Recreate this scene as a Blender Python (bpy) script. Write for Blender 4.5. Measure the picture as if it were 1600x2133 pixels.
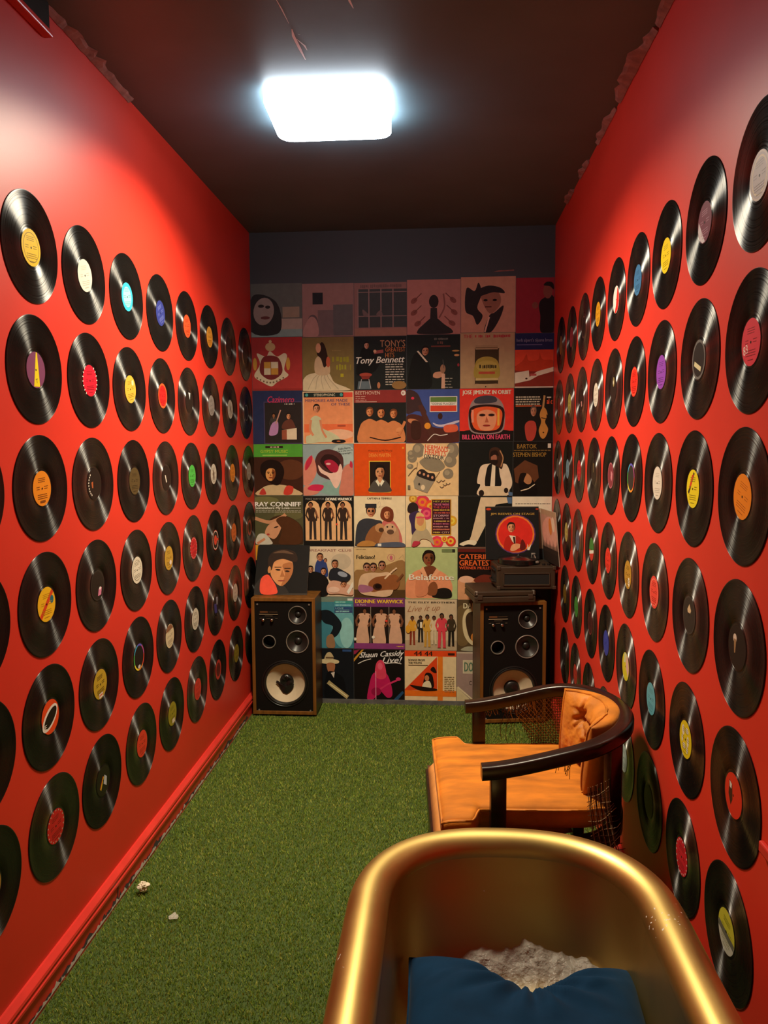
import bpy, bmesh, math, random
import numpy as np
from mathutils import Vector, Matrix, Euler, noise

# ------------------------------------------------------------------ clear
for o in list(bpy.data.objects):
    bpy.data.objects.remove(o, do_unlink=True)
SC = bpy.context.scene
COL = SC.collection
R = math.radians
PI = math.pi
random.seed(7)
rng = np.random.default_rng(7)

# ------------------------------------------------------------------ room dimensions (metres)
XL, XR = -1.1286, 0.6536        # side walls
YB, YF = 4.65, -1.6             # back wall, wall behind the camera
ZC = 2.83                       # ceiling
HC = 1.575                      # camera height
FPX = 1626.0

# ------------------------------------------------------------------ camera
cam = bpy.data.cameras.new('camera')
cam_o = bpy.data.objects.new('camera', cam)
COL.objects.link(cam_o)
yaw, pitch, roll = R(4.195), R(-4.826), R(-0.328)
cy_, sy_, cp_, sp_ = math.cos(yaw), math.sin(yaw), math.cos(pitch), math.sin(pitch)
fw = Vector((-sy_ * cp_, cy_ * cp_, sp_))
rt = Vector((cy_, sy_, 0))
up = rt.cross(fw)
rt2 = math.cos(roll) * rt + math.sin(roll) * up
up2 = -math.sin(roll) * rt + math.cos(roll) * up
m3 = Matrix((rt2, up2, -fw)).transposed()
cam_o.matrix_world = Matrix.Translation((0, 0, HC)) @ m3.to_4x4()
cam.sensor_fit = 'VERTICAL'
cam.sensor_height = 24.0
cam.lens = FPX / 2133.0 * 24.0
cam.clip_start = 0.02
SC.camera = cam_o

# ------------------------------------------------------------------ world, light, exposure
w = bpy.data.worlds.new('world')
SC.world = w
w.use_nodes = True
w.node_tree.nodes['Background'].inputs[0].default_value = (1.0, 0.82, 0.42, 1)
w.node_tree.nodes['Background'].inputs[1].default_value = 0.30  # added warm fill, enters through the doorway behind the camera
LAMP = (-0.41, 2.972)            # centre of the ceiling light
LAMP_W, LAMP_D = 0.44, 0.345
LAMP_POWER = 62.0
ld = bpy.data.lights.new('lamp_light', 'AREA')
ld.shape = 'RECTANGLE'
ld.size, ld.size_y = LAMP_W - 0.05, LAMP_D - 0.05
ld.energy = LAMP_POWER
ld.color = (1.0, 0.85, 0.60)
ld.spread = R(147)
lamp_light = bpy.data.objects.new('lamp_light', ld)
COL.objects.link(lamp_light)
lamp_light.location = (0, 0, -0.045)
SC.view_settings.view_transform = 'Standard'
SC.view_settings.look = 'None'
SC.view_settings.gamma = 1.0
SC.view_settings.exposure = 0.14
SC.view_settings.use_curve_mapping = False

# ------------------------------------------------------------------ materials
def lin(c):
    if isinstance(c, str):
        c = c.lstrip('#')
        c = [int(c[i:i + 2], 16) / 255 for i in (0, 2, 4)]
        return tuple(x / 12.92 if x <= .04045 else ((x + .055) / 1.055) ** 2.4 for x in c)
    return tuple(c)

def mat(name, color=(.5, .5, .5), rough=.5, metal=0.0, spec=.5, coat=0.0, bump=0.0, bscale=200.0,
        var=0.0, vscale=5.0, sheen=0.0, attr=False, stretch=None):
    m = bpy.data.materials.new(name)
    m.use_nodes = True
    nt = m.node_tree
    b = nt.nodes['Principled BSDF']
    c = lin(color) + (1,)
    b.inputs['Base Color'].default_value = c
    b.inputs['Roughness'].default_value = rough
    b.inputs['Metallic'].default_value = metal
    b.inputs['Specular IOR Level'].default_value = spec
    b.inputs['Coat Weight'].default_value = coat
    b.inputs['Coat Roughness'].default_value = 0.2
    b.inputs['Sheen Weight'].default_value = sheen
    L = nt.links.new
    tc = nt.nodes.new('ShaderNodeTexCoord')
    vec = tc.outputs['Object']
    if stretch:
        mp = nt.nodes.new('ShaderNodeMapping')
        mp.inputs['Scale'].default_value = stretch
        L(vec, mp.inputs[0]); vec = mp.outputs[0]
    src = None
    if attr:
        a = nt.nodes.new('ShaderNodeAttribute'); a.attribute_name = 'Col'
        src = a.outputs['Color']
        L(src, b.inputs['Base Color'])
    if var:
        n = nt.nodes.new('ShaderNodeTexNoise')
        n.inputs['Scale'].default_value = vscale
        n.inputs['Detail'].default_value = 6
        L(vec, n.inputs['Vector'])
        mr = nt.nodes.new('ShaderNodeMapRange')
        mr.inputs[1].default_value = .3; mr.inputs[2].default_value = .7
        mr.inputs[3].default_value = 1 - var; mr.inputs[4].default_value = 1 + var
        L(n.outputs[0], mr.inputs[0])
        mx = nt.nodes.new('ShaderNodeVectorMath'); mx.operation = 'SCALE'
        if src: L(src, mx.inputs[0])
        else: mx.inputs[0].default_value = c[:3]
        L(mr.outputs[0], mx.inputs['Scale'])
        L(mx.outputs[0], b.inputs['Base Color'])
    if bump:
        n = nt.nodes.new('ShaderNodeTexNoise')
        n.inputs['Scale'].default_value = bscale
        n.inputs['Detail'].default_value = 4
        L(vec, n.inputs['Vector'])
        bp = nt.nodes.new('ShaderNodeBump')
        bp.inputs['Strength'].default_value = bump
        bp.inputs['Distance'].default_value = .002
        L(n.outputs[0], bp.inputs['Height'])
        L(bp.outputs[0], b.inputs['Normal'])
    return m

def mat_vinyl():
    """black vinyl: the circular grooves stretch every highlight along the radius"""
    m = bpy.data.materials.new('black_vinyl'); m.use_nodes = True
    nt = m.node_tree; L = nt.links.new
    nt.nodes.remove(nt.nodes['Principled BSDF'])
    df = nt.nodes.new('ShaderNodeBsdfDiffuse'); df.inputs[0].default_value = (.007, .006, .0055, 1)
    gl = nt.nodes.new('ShaderNodeBsdfAnisotropic')
    gl.inputs['Color'].default_value = (1, 1, 1, 1)
    gl.inputs['Anisotropy'].default_value = .70
    tg = nt.nodes.new('ShaderNodeTangent'); tg.direction_type = 'RADIAL'; tg.axis = 'Z'
    L(tg.outputs[0], gl.inputs['Tangent'])
    tc = nt.nodes.new('ShaderNodeTexCoord')
    ln = nt.nodes.new('ShaderNodeVectorMath'); ln.operation = 'LENGTH'
    L(tc.outputs['Object'], ln.inputs[0])
    n = nt.nodes.new('ShaderNodeTexNoise'); n.noise_dimensions = '1D'
    n.inputs['Scale'].default_value = 260; n.inputs['Detail'].default_value = 3
    L(ln.outputs['Value'], n.inputs['W'])
    mr = nt.nodes.new('ShaderNodeMapRange')
    mr.inputs[1].default_value = .3; mr.inputs[2].default_value = .7
    mr.inputs[3].default_value = .24; mr.inputs[4].default_value = .37
    L(n.outputs[0], mr.inputs[0]); L(mr.outputs[0], gl.inputs['Roughness'])
    fr = nt.nodes.new('ShaderNodeFresnel'); fr.inputs[0].default_value = 1.5
    mx = nt.nodes.new('ShaderNodeMixShader')
    oi = nt.nodes.new('ShaderNodeObjectInfo')            # highlight strength differs at random from record to record
    wr = nt.nodes.new('ShaderNodeMapRange'); wr.inputs[3].default_value = .30; wr.inputs[4].default_value = 1.0
    L(oi.outputs['Random'], wr.inputs[0])
    mu = nt.nodes.new('ShaderNodeMath'); mu.operation = 'MULTIPLY'
    L(fr.outputs[0], mu.inputs[0]); L(wr.outputs[0], mu.inputs[1])
    L(mu.outputs[0], mx.inputs[0]); L(df.outputs[0], mx.inputs[1]); L(gl.outputs[0], mx.inputs[2])
    L(mx.outputs[0], nt.nodes['Material Output'].inputs[0])
    return m

def mat_gold():
    m = mat('brushed_gold', (.57, .41, .14), rough=.36, metal=1.0)
    nt = m.node_tree; b = nt.nodes['Principled BSDF']; L = nt.links.new
    tc = nt.nodes.new('ShaderNodeTexCoord')
    n = nt.nodes.new('ShaderNodeTexNoise'); n.inputs['Scale'].default_value = 95; n.inputs['Detail'].default_value = 2
    L(tc.outputs['Object'], n.inputs['Vector'])
    n2 = nt.nodes.new('ShaderNodeTexNoise'); n2.inputs['Scale'].default_value = 6
    L(tc.outputs['Object'], n2.inputs['Vector'])
    ad = nt.nodes.new('ShaderNodeMath'); ad.operation = 'MULTIPLY'
    L(n.outputs[0], ad.inputs[0]); L(n2.outputs[0], ad.inputs[1])
    cr = nt.nodes.new('ShaderNodeValToRGB')
    cr.color_ramp.elements[0].position = .475; cr.color_ramp.elements[1].position = .482
    L(ad.outputs[0], cr.inputs[0])
    mx = nt.nodes.new('ShaderNodeMix'); mx.data_type = 'RGBA'
    mx.inputs[6].default_value = (.57, .41, .14, 1); mx.inputs[7].default_value = (.85, .8, .7, 1)
    L(cr.outputs[0], mx.inputs[0]); L(mx.outputs[2], b.inputs['Base Color'])
    iv = nt.nodes.new('ShaderNodeMath'); iv.operation = 'SUBTRACT'; iv.inputs[0].default_value = 1
    L(cr.outputs[0], iv.inputs[1]); L(iv.outputs[0], b.inputs['Metallic'])
    n3 = nt.nodes.new('ShaderNodeTexNoise'); n3.inputs['Scale'].default_value = 9; n3.inputs['Detail'].default_value = 4
    L(tc.outputs['Object'], n3.inputs['Vector'])
    mr = nt.nodes.new('ShaderNodeMapRange')
    mr.inputs[3].default_value = .36; mr.inputs[4].default_value = .50
    L(n3.outputs[0], mr.inputs[0]); L(mr.outputs[0], b.inputs['Roughness'])
    return m

def mat_wood(name, c1, c2, rough=.4, scale=(3, 40, 40)):
    m = mat(name, c1, rough=rough)
    nt = m.node_tree; b = nt.nodes['Principled BSDF']; L = nt.links.new
    tc = nt.nodes.new('ShaderNodeTexCoord')
    mp = nt.nodes.new('ShaderNodeMapping'); mp.inputs['Scale'].default_value = scale
    L(tc.outputs['Object'], mp.inputs[0])
    n = nt.nodes.new('ShaderNodeTexNoise'); n.inputs['Scale'].default_value = 1.0; n.inputs['Detail'].default_value = 8
    L(mp.outputs[0], n.inputs['Vector'])
    cr = nt.nodes.new('ShaderNodeValToRGB')
    cr.color_ramp.elements[0].position = .35; cr.color_ramp.elements[0].color = lin(c1) + (1,)
    cr.color_ramp.elements[1].position = .68; cr.color_ramp.elements[1].color = lin(c2) + (1,)
    L(n.outputs[0], cr.inputs[0]); L(cr.outputs[0], b.inputs['Base Color'])
    return m

def mat_emit(name, color, strength):
    m = bpy.data.materials.new(name); m.use_nodes = True
    nt = m.node_tree
    nt.nodes.remove(nt.nodes['Principled BSDF'])
    e = nt.nodes.new('ShaderNodeEmission')
    e.inputs[0].default_value = tuple(color) + (1,); e.inputs[1].default_value = strength
    nt.links.new(e.outputs[0], nt.nodes['Material Output'].inputs[0])
    return m

def mat_plastic():
    m = bpy.data.materials.new('clear_plastic_film'); m.use_nodes = True
    nt = m.node_tree; b = nt.nodes['Principled BSDF']; L = nt.links.new
    b.inputs['Base Color'].default_value = (.85, .82, .74, 1)
    b.inputs['Roughness'].default_value = .14
    tc = nt.nodes.new('ShaderNodeTexCoord')
    n = nt.nodes.new('ShaderNodeTexNoise'); n.inputs['Scale'].default_value = 46; n.inputs['Detail'].default_value = 5
    L(tc.outputs['Object'], n.inputs['Vector'])
    bp = nt.nodes.new('ShaderNodeBump'); bp.inputs['Strength'].default_value = 1.0; bp.inputs['Distance'].default_value = .012
    L(n.outputs[0], bp.inputs['Height']); L(bp.outputs[0], b.inputs['Normal'])
    t = nt.nodes.new('ShaderNodeBsdfTransparent')
    mx = nt.nodes.new('ShaderNodeMixShader'); mx.inputs[0].default_value = .30
    L(t.outputs[0], mx.inputs[1]); L(b.outputs[0], mx.inputs[2])
    L(mx.outputs[0], nt.nodes['Material Output'].inputs[0])
    return m

M = dict(
    red=mat('red_wall_paint', (.66, .034, .017), rough=.43, spec=.42, bump=.06, bscale=140, var=.05, vscale=3),
    red_trim=mat('red_trim_paint', (.68, .04, .03), rough=.3, spec=.5, bump=.08, bscale=60, var=.1, vscale=12),
    ceiling=mat('black_ceiling_paint', (.10, .15, .175), rough=.5, spec=.4, bump=.1, bscale=50, var=.1, vscale=3),
    blackwall=mat('black_wall_paint', (.045, .052, .056), rough=.6, bump=.1, bscale=60),
    smear=mat('dull_red_filler', (.30, .115, .085), rough=.8, var=.3, vscale=30, bump=.5, bscale=60),
    floor=mat('turf_backing', (.05, .085, .016), rough=.95),
    vinyl=mat_vinyl(),
    vinyl_plain=mat('black_vinyl_smooth', (.010, .009, .008), rough=.22),
    label=mat('paper_label', rough=.42, spec=.4, attr=True),
    print=mat('printed_card', rough=.6, spec=.12, attr=True, var=.07, vscale=26),
    card=mat('card_edge', (.55, .48, .36), rough=.7),
    wood=mat_wood('walnut_veneer', '#6b4317', '#8a5a22', .45, (40, 40, 4)),
    wood_side=mat_wood('dark_walnut_veneer', '#33200f', '#4a3018', .4, (40, 40, 4)),
    baffle=mat('black_baffle', (.006, .005, .0045), rough=.6, spec=.2),
    rubber=mat('black_rubber', (.012, .011, .010), rough=.35),
    cone=mat('cream_paper_cone', (.66, .56, .38), rough=.6, var=.05, vscale=40),
    darkcone=mat('dark_paper_cone', (.02, .018, .016), rough=.35),
    ring=mat('grey_metal_ring', (.42, .38, .33), rough=.4, metal=.6),
    chrome=mat('bright_metal', (.8, .76, .68), rough=.2, metal=1.0),
    leatherette=mat('brown_leatherette', (.045, .028, .016), rough=.42, bump=.35, bscale=500, var=.15, vscale=8),
    grille=mat('black_grille_cloth', (.008, .007, .006), rough=.8, bump=.4, bscale=900),
    gold=mat_gold(),
    velvet=mat('blue_velvet', (.002, .027, .072), rough=.85, spec=.1, sheen=.03, var=.12, vscale=18, bump=.15, bscale=90),
    orange=mat('orange_velvet', (.50, .155, .007), rough=.75, spec=.3, sheen=.04, var=.34, vscale=7, stretch=(1, 3.0, 1), bump=.25, bscale=220),
    orange2=mat('worn_orange_velvet', (.54, .175, .012), rough=.6, spec=.35, sheen=.04, var=.25, vscale=14, bump=.4, bscale=120),
    deck=mat('faded_orange_cloth', (.55, .22, .05), rough=.8, var=.2, vscale=14),
    darkwood=mat_wood('dark_stained_wood', '#180a05', '#2a120a', .28, (6, 60, 60)),
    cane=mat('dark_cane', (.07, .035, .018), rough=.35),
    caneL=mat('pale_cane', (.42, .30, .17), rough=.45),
    film=mat_plastic(),
    white=mat('white_flake', (.62, .58, .52), rough=.6),
    grey=mat('grey_gap', (.05, .048, .046), rough=.8),
    scratch=mat('bare_white_scratch', (.8, .82, .85), rough=.35),
    lamp=mat_emit('lamp_diffuser', (1.0, .97, .92), 6.0),
    frame=mat('white_metal_frame', (.7, .72, .74), rough=.4),
    lowbase=mat('grey_base_strip', (.13, .125, .12), rough=.6, var=.3, vscale=20),
    darkpanel=mat('dark_gloss_panel', (.02, .024, .022), rough=.25),
    ochre=mat('ochre_wall_paint', (.42, .34, .13), rough=.6, var=.05, vscale=3),
    skirt_glow=mat_emit('skirt_glow', (.80, .91, 1.0), 24.0),  # added bluish glow that imitates glare on the ceiling round the lamp
    dullmetal=mat('tarnished_metal', (.13, .10, .07), rough=.4, metal=.7),
    tissue=mat('crumpled_tissue', (.72, .64, .48), rough=.8),
)
turf_m = mat('turf_blades', rough=.62, spec=.3, attr=True)
_nt = turf_m.node_tree
_tr = _nt.nodes.new('ShaderNodeBsdfTranslucent'); _mx = _nt.nodes.new('ShaderNodeMixShader'); _mx.inputs[0].default_value = .35
_at = [n for n in _nt.nodes if n.type == 'ATTRIBUTE'][0]
_nt.links.new(_at.outputs['Color'], _tr.inputs[0])
_nt.links.new(_nt.nodes['Principled BSDF'].outputs[0], _mx.inputs[1]); _nt.links.new(_tr.outputs[0], _mx.inputs[2])
_nt.links.new(_mx.outputs[0], _nt.nodes['Material Output'].inputs[0])
M['turf'] = turf_m

# ------------------------------------------------------------------ helpers
def tag(o, label=None, cat=None, group=None, kind=None):
    if label: o['label'] = label
    if cat: o['category'] = cat
    if group: o['group'] = group
    if kind: o['kind'] = kind
    return o

def empty(name, loc=(0, 0, 0), rz=0.0):
    o = bpy.data.objects.new(name, None)
    COL.objects.link(o)
    o.location = loc; o.rotation_euler = (0, 0, rz)
    return o

def link(name, me, m=None, parent=None, smooth=False):
    o = bpy.data.objects.new(name, me)
    COL.objects.link(o)
    if m is not None and len(me.materials) == 0:
        me.materials.append(M[m] if isinstance(m, str) else m)
    if parent: o.parent = parent
    if smooth:
        me.shade_smooth()
    return o

def obj(name, bm, m=None, parent=None, smooth=False, auto=None):
    me = bpy.data.meshes.new(name)
    bmesh.ops.recalc_face_normals(bm, faces=bm.faces[:])
    if auto is not None:
        for f in bm.faces: f.smooth = True
        for e in bm.edges:
            if len(e.link_faces) == 2 and e.calc_face_angle(0) > auto: e.smooth = False
    bm.to_mesh(me); bm.free()
    return link(name, me, m, parent, smooth)

def pydata(name, v, f, m=None, parent=None, smooth=False):
    me = bpy.data.meshes.new(name)
    me.from_pydata([tuple(map(float, p)) for p in v], [], f)
    me.update()
    return link(name, me, m, parent, smooth)

def box(bm, x0, x1, y0, y1, z0, z1, bevel=0.0):
    b2 = bmesh.new()
    vs = [b2.verts.new((x, y, z)) for x in (x0, x1) for y in (y0, y1) for z in (z0, z1)]
    for q in ((0, 1, 3, 2), (4, 6, 7, 5), (0, 4, 5, 1), (2, 3, 7, 6), (0, 2, 6, 4), (1, 5, 7, 3)):
        b2.faces.new([vs[i] for i in q])
    bmesh.ops.recalc_face_normals(b2, faces=b2.faces[:])
    if bevel:
        bmesh.ops.bevel(b2, geom=b2.edges[:], offset=bevel, segments=2, affect='EDGES', profile=.5)
    merge(bm, b2)

def merge(bm, b2, mtx=None):
    mp = {}
    for v in b2.verts:
        mp[v] = bm.verts.new(mtx @ v.co if mtx else v.co)
    for f in b2.faces:
        try: bm.faces.new([mp[v] for v in f.verts])
        except ValueError: pass
    b2.free()

def bx(*a, bevel=0.0):
    bm = bmesh.new(); box(bm, *a, bevel=bevel); return bm

def lathe(bm, prof, seg=48, axis='z', cap0=False, cap1=False, at=(0, 0, 0)):
    """prof: list of (r, h); revolved about local z (or pointing to -y for axis 'y')."""
    rings = []
    for r, h in prof:
        ring = []
        for k in range(seg):
            a = 2 * PI * k / seg
            p = (r * math.cos(a), r * math.sin(a), h)
            if axis == 'y': p = (p[0], -p[2], p[1])
            elif axis == 'x': p = (p[2], p[0], p[1])
            ring.append(bm.verts.new((p[0] + at[0], p[1] + at[1], p[2] + at[2])))
        rings.append(ring)
    for a, b in zip(rings, rings[1:]):
        for k in range(seg):
            bm.faces.new((a[k], a[(k + 1) % seg], b[(k + 1) % seg], b[k]))
    if cap0: bm.faces.new(rings[0])
    if cap1: bm.faces.new(rings[-1])

def tube(bm, pts, r, seg=6, closed=False, caps=True):
    pts = [Vector(p) for p in pts]
    n = len(pts)
    rings = []
    upv = Vector((0, 0, 1))
    prev = None
    for i, p in enumerate(pts):
        if closed: t = pts[(i + 1) % n] - pts[i - 1]
        else: t = pts[min(i + 1, n - 1)] - pts[max(i - 1, 0)]
        t.normalize()
        if prev is None:
            ref = upv if abs(t.z) < .9 else Vector((1, 0, 0))
            a = t.cross(ref).normalized()
        else:
            a = (prev - t * prev.dot(t))
            a = a.normalized() if a.length > 1e-6 else t.cross(upv).normalized()
        prev = a
        b = t.cross(a)
        rr = r[i] if isinstance(r, (list, tuple)) else r
        rings.append([bm.verts.new(p + rr * (math.cos(2 * PI * k / seg) * a + math.sin(2 * PI * k / seg) * b)) for k in range(seg)])
    rng_ = range(n) if closed else range(n - 1)
    for i in rng_:
        A, B = rings[i], rings[(i + 1) % n]
        for k in range(seg):
            bm.faces.new((A[k], A[(k + 1) % seg], B[(k + 1) % seg], B[k]))
    if caps and not closed:
        bm.faces.new(rings[0]); bm.faces.new(rings[-1][::-1])

def sweep(bm, pts, prof, closed=False, caps=True):
    """prof (a, b): a = outward in plan, b = up; pts: path roughly in plan."""
    pts = [Vector(p) for p in pts]; n = len(pts); rings = []
    for i, p in enumerate(pts):
        t = (pts[(i + 1) % n] - pts[i - 1]) if closed else (pts[min(i + 1, n - 1)] - pts[max(i - 1, 0)])
        t.z = 0; t.normalize()
        o = Vector((t.y, -t.x, 0))
        rings.append([bm.verts.new(p + o * a + Vector((0, 0, b))) for a, b in prof])
    k = len(prof)
    for i in (range(n) if closed else range(n - 1)):
        A, B = rings[i], rings[(i + 1) % n]
        for j in range(k):
            bm.faces.new((A[j], A[(j + 1) % k], B[(j + 1) % k], B[j]))
    if caps and not closed:
        bm.faces.new(rings[0]); bm.faces.new(rings[-1][::-1])

def rrect(w, h, r, n=4, cx=0, cy=0):
    out = []
    for sx, sy, a0 in ((1, 1, 0), (-1, 1, 90), (-1, -1, 180), (1, -1, 270)):
        for k in range(n + 1):
            a = R(a0 + 90 * k / n)
            out.append((cx + sx * (w / 2 - r) + r * math.cos(a), cy + sy * (h / 2 - r) + r * math.sin(a)))
    return out

def prism(bm, pts, z0, z1):
    a = [bm.verts.new((x, y, z0)) for x, y in pts]
    b = [bm.verts.new((x, y, z1)) for x, y in pts]
    n = len(pts)
    bm.faces.new(a[::-1]); bm.faces.new(b)
    for k in range(n): bm.faces.new((a[k], a[(k + 1) % n], b[(k + 1) % n], b[k]))

def crom(pts, n=6, closed=True):
    out = []; N = len(pts)
    for i in range(N if closed else N - 1):
        if closed: p = [pts[(i + k - 1) % N] for k in range(4)]
        else: p = [pts[max(i - 1, 0)], pts[i], pts[i + 1], pts[min(i + 2, N - 1)]]
        for k in range(n):
            t = k / n
            out.append(tuple(.5 * (2 * p[1][d] + (p[2][d] - p[0][d]) * t + (2 * p[0][d] - 5 * p[1][d] + 4 * p[2][d] - p[3][d]) * t * t
                                   + (3 * p[1][d] - p[0][d] - 3 * p[2][d] + p[3][d]) * t ** 3) for d in range(len(p[0]))))
    if not closed: out.append(tuple(pts[-1]))
    return out

# ------------------------------------------------------------------ flat print (covers, record labels)
_txt = {}
def text_geo(s):
    if s in _txt: return _txt[s]
    cu = bpy.data.curves.new('lettering', 'FONT'); cu.body = s; cu.resolution_u = 2
    o = bpy.data.objects.new('lettering', cu)
    me = o.to_mesh()
    v = [(p.co.x, p.co.y) for p in me.vertices]
    f = [tuple(p.vertices) for p in me.polygons]
    o.to_mesh_clear()
    bpy.data.objects.remove(o); bpy.data.curves.remove(cu)
    xs = [p[0] for p in v]; ys = [p[1] for p in v]
    g = (v, f, min(xs), max(xs), min(ys), max(ys))
    _txt[s] = g
    return g

class Art:
    """Layers of flat printed colour; x 0..1 to the right, y 0..1 downward."""
    def __init__(s, w, h, z0=.0002, eps=.00012, origin=(0, 0), trim=True):
        s.w, s.h, s.z, s.eps = w, h, z0, eps
        s.v, s.f, s.c = [], [], []
        s.o = origin; s.trim = trim
    def P(s, x, y): return ((x - .5) * s.w + s.o[0], (.5 - y) * s.h + s.o[1], s.z)
    def add(s, pts, c):
        k = len(s.v)
        if s.trim: pts = [(min(max(p[0], 0), 1), min(max(p[1], 0), 1)) for p in pts]
        s.v += [s.P(*p) for p in pts]
        s.f.append(tuple(range(k, k + len(pts))))
        s.c += [lin(c)] * len(pts)
        s.z += s.eps
        return s
    def poly(s, pts, c): return s.add(pts, c)
    def rect(s, x0, y0, x1, y1, c): return s.add([(x0, y0), (x1, y0), (x1, y1), (x0, y1)], c)
    def blob(s, pts, c, n=5): return s.add(crom(pts, n), c)
    def ell(s, cx, cy, rx, ry, c, rot=0, n=22):
        q = []
        for k in range(n):
            a = 2 * PI * k / n
            x, y = rx * math.cos(a), ry * math.sin(a)
            q.append((cx + x * math.cos(rot) - y * math.sin(rot), cy + x * math.sin(rot) + y * math.cos(rot)))
        return s.add(q, c)
    def line(s, pts, w, c, smooth=False):
        if smooth: pts = crom(pts, 5, False)
        a, b = [], []
        for i, p in enumerate(pts):
            q0, q1 = pts[max(i - 1, 0)], pts[min(i + 1, len(pts) - 1)]
            dx, dy = q1[0] - q0[0], q1[1] - q0[1]
            L = math.hypot(dx, dy) or 1
            a.append((p[0] - dy / L * w / 2, p[1] + dx / L * w / 2)); b.append((p[0] + dy / L * w / 2, p[1] - dx / L * w / 2))
        return s.add(a + b[::-1], c)
    def frame(s, x0, y0, x1, y1, t, c):
        s.rect(x0, y0, x1, y0 + t, c); s.rect(x0, y1 - t, x1, y1, c)
        s.rect(x0, y0 + t, x0 + t, y1 - t, c); return s.rect(x1 - t, y0 + t, x1, y1 - t, c)
    def ring(s, cx, cy, r0, r1, c, n=28):
        k = len(s.v)
        for i in range(n):
            a = 2 * PI * i / n
            s.v.append(s.P(cx + r0 * math.cos(a), cy + r0 * math.sin(a)))
            s.v.append(s.P(cx + r1 * math.cos(a), cy + r1 * math.sin(a)))
            s.c += [lin(c if not callable(c) else c(i / n))] * 2
        for i in range(n):
            j = (i + 1) % n
            s.f.append((k + 2 * i, k + 2 * i + 1, k + 2 * j + 1, k + 2 * j))
        s.z += s.eps
        return s
    def text(s, t, x0, y0, x1, y1, c, shear=0.0, rot=0.0, bold=0):
        """fit the words into the box"""
        v, f, a, b, d, e = text_geo(t)
        for dx in ([0] if not bold else [-bold, bold]):
            k = len(s.v)
            for (px, py) in v:
                u = (px - a) / (b - a); q = (py - d) / (e - d)
                x = x0 + u * (x1 - x0) + shear * (q - .5) + dx; y = y1 + q * (y0 - y1)
                if rot:
                    mx, my = (x0 + x1) / 2, (y0 + y1) / 2
                    X, Y = x - mx, y - my
                    x, y = mx + X * math.cos(rot) - Y * math.sin(rot), my + X * math.sin(rot) + Y * math.cos(rot)
                s.v.append(s.P(x, y))
            s.f += [tuple(i + k for i in q) for q in f]
            s.c += [lin(c)] * len(v)
            s.z += s.eps
        return s
    def lines(s, x0, y0, x1, n, dy, t, c, seed=1):
        """rows of print too small to read"""
        r = random.Random(seed)
        for i in range(n):
            x = x0
            while x < x1 - .02:
                L = r.uniform(.03, .09)
                s.rect(x, y0 + i * dy, min(x + L, x1), y0 + i * dy + t, c); s.z -= s.eps
                x += L + .015
        s.z += s.eps
        return s
    def scrawl(s, x0, y0, x1, y1, c, seed=1):
        """a blurred word nobody can read: uneven upright strokes"""
        r = random.Random(seed); x = x0; h = y1 - y0
        while x < x1 - .006:
            w_ = r.uniform(.25, .5) * h
            if r.random() < .16: x += w_; continue
            s.rect(x, y0 + r.uniform(0, .2) * h, min(x + w_, x1), y1 - r.uniform(0, .2) * h, c); s.z -= s.eps
            x += w_ + r.uniform(.08, .2) * h
        s.z += s.eps
        return s
    def build(s, name, parent, m='print'):
        me = bpy.data.meshes.new(name)
        me.from_pydata(s.v, [], s.f)
        at = me.color_attributes.new('Col', 'FLOAT_COLOR', 'POINT')
        at.data.foreach_set('color', np.array([tuple(min(x * (1.3 if m == 'print' else 1.0), .86) for x in c) + (1.0,) for c in s.c], dtype=np.float32).ravel())
        me.update()
        return link(name, me, m, parent)
    # ---- small generic figures
    def face(s, cx, cy, r, skin='#c98e62', hair='#1c1512', tilt=0.0, shade='#8a5636', glasses=False, beard=False):
        s.ell(cx, cy - r * .22, r * .98, r * 1.12, hair, tilt)
        s.ell(cx, cy, r * .78, r * 1.08, skin, tilt)
        s.blob([(cx + r * .25, cy - r * .7), (cx + r * .75, cy - r * .4), (cx + r * .72, cy + r * .4), (cx + r * .25, cy + r * 1.0), (cx + r * .3, cy + r * .2)], shade)
        s.blob([(cx - r * .85, cy - r * .3), (cx - r * .6, cy - r * 1.15), (cx + r * .1, cy - r * 1.35), (cx + r * .8, cy - r * 1.0), (cx + r * .85, cy - r * .25),
                (cx + r * .55, cy - r * .75), (cx - r * .3, cy - r * .8)], hair)
        for sx in (-1, 1):
            s.rect(cx + sx * r * .36 - r * .2, cy - r * .3, cx + sx * r * .36 + r * .2, cy - r * .2, hair)
            s.ell(cx + sx * r * .36, cy - r * .08, r * (.24 if glasses else .13), r * (.2 if glasses else .08), '#15100e', n=10)
        s.poly([(cx, cy - r * .1), (cx + r * .14, cy + r * .32), (cx - r * .1, cy + r * .32)], shade)
        s.ell(cx, cy + r * .58, r * .3, r * .09, '#7c2a22', n=10)
        if beard: s.blob([(cx - r * .7, cy + r * .2), (cx, cy + r * .5), (cx + r * .7, cy + r * .2), (cx + r * .4, cy + r * 1.15), (cx - r * .4, cy + r * 1.15)], hair)
        return s
    def bust(s, cx, cy, r, cloth, skin='#c98e62', hair='#1c1512', w=2.4, base=1.0, collar=None, **k):
        s.blob([(cx - r * .5, cy + r * 1.1), (cx - r * w * .7, cy + r * 1.6), (cx - r * w, cy + r * 2.4), (cx - r * w * 1.05, base), (cx + r * w * 1.05, base),
                (cx + r * w, cy + r * 2.4), (cx + r * w * .7, cy + r * 1.6), (cx + r * .5, cy + r * 1.1)], cloth)
        s.poly([(cx - r * .4, cy + r * .6), (cx + r * .4, cy + r * .6), (cx + r * .5, cy + r * 1.5), (cx, cy + r * 1.9), (cx - r * .5, cy + r * 1.5)], skin)
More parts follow.
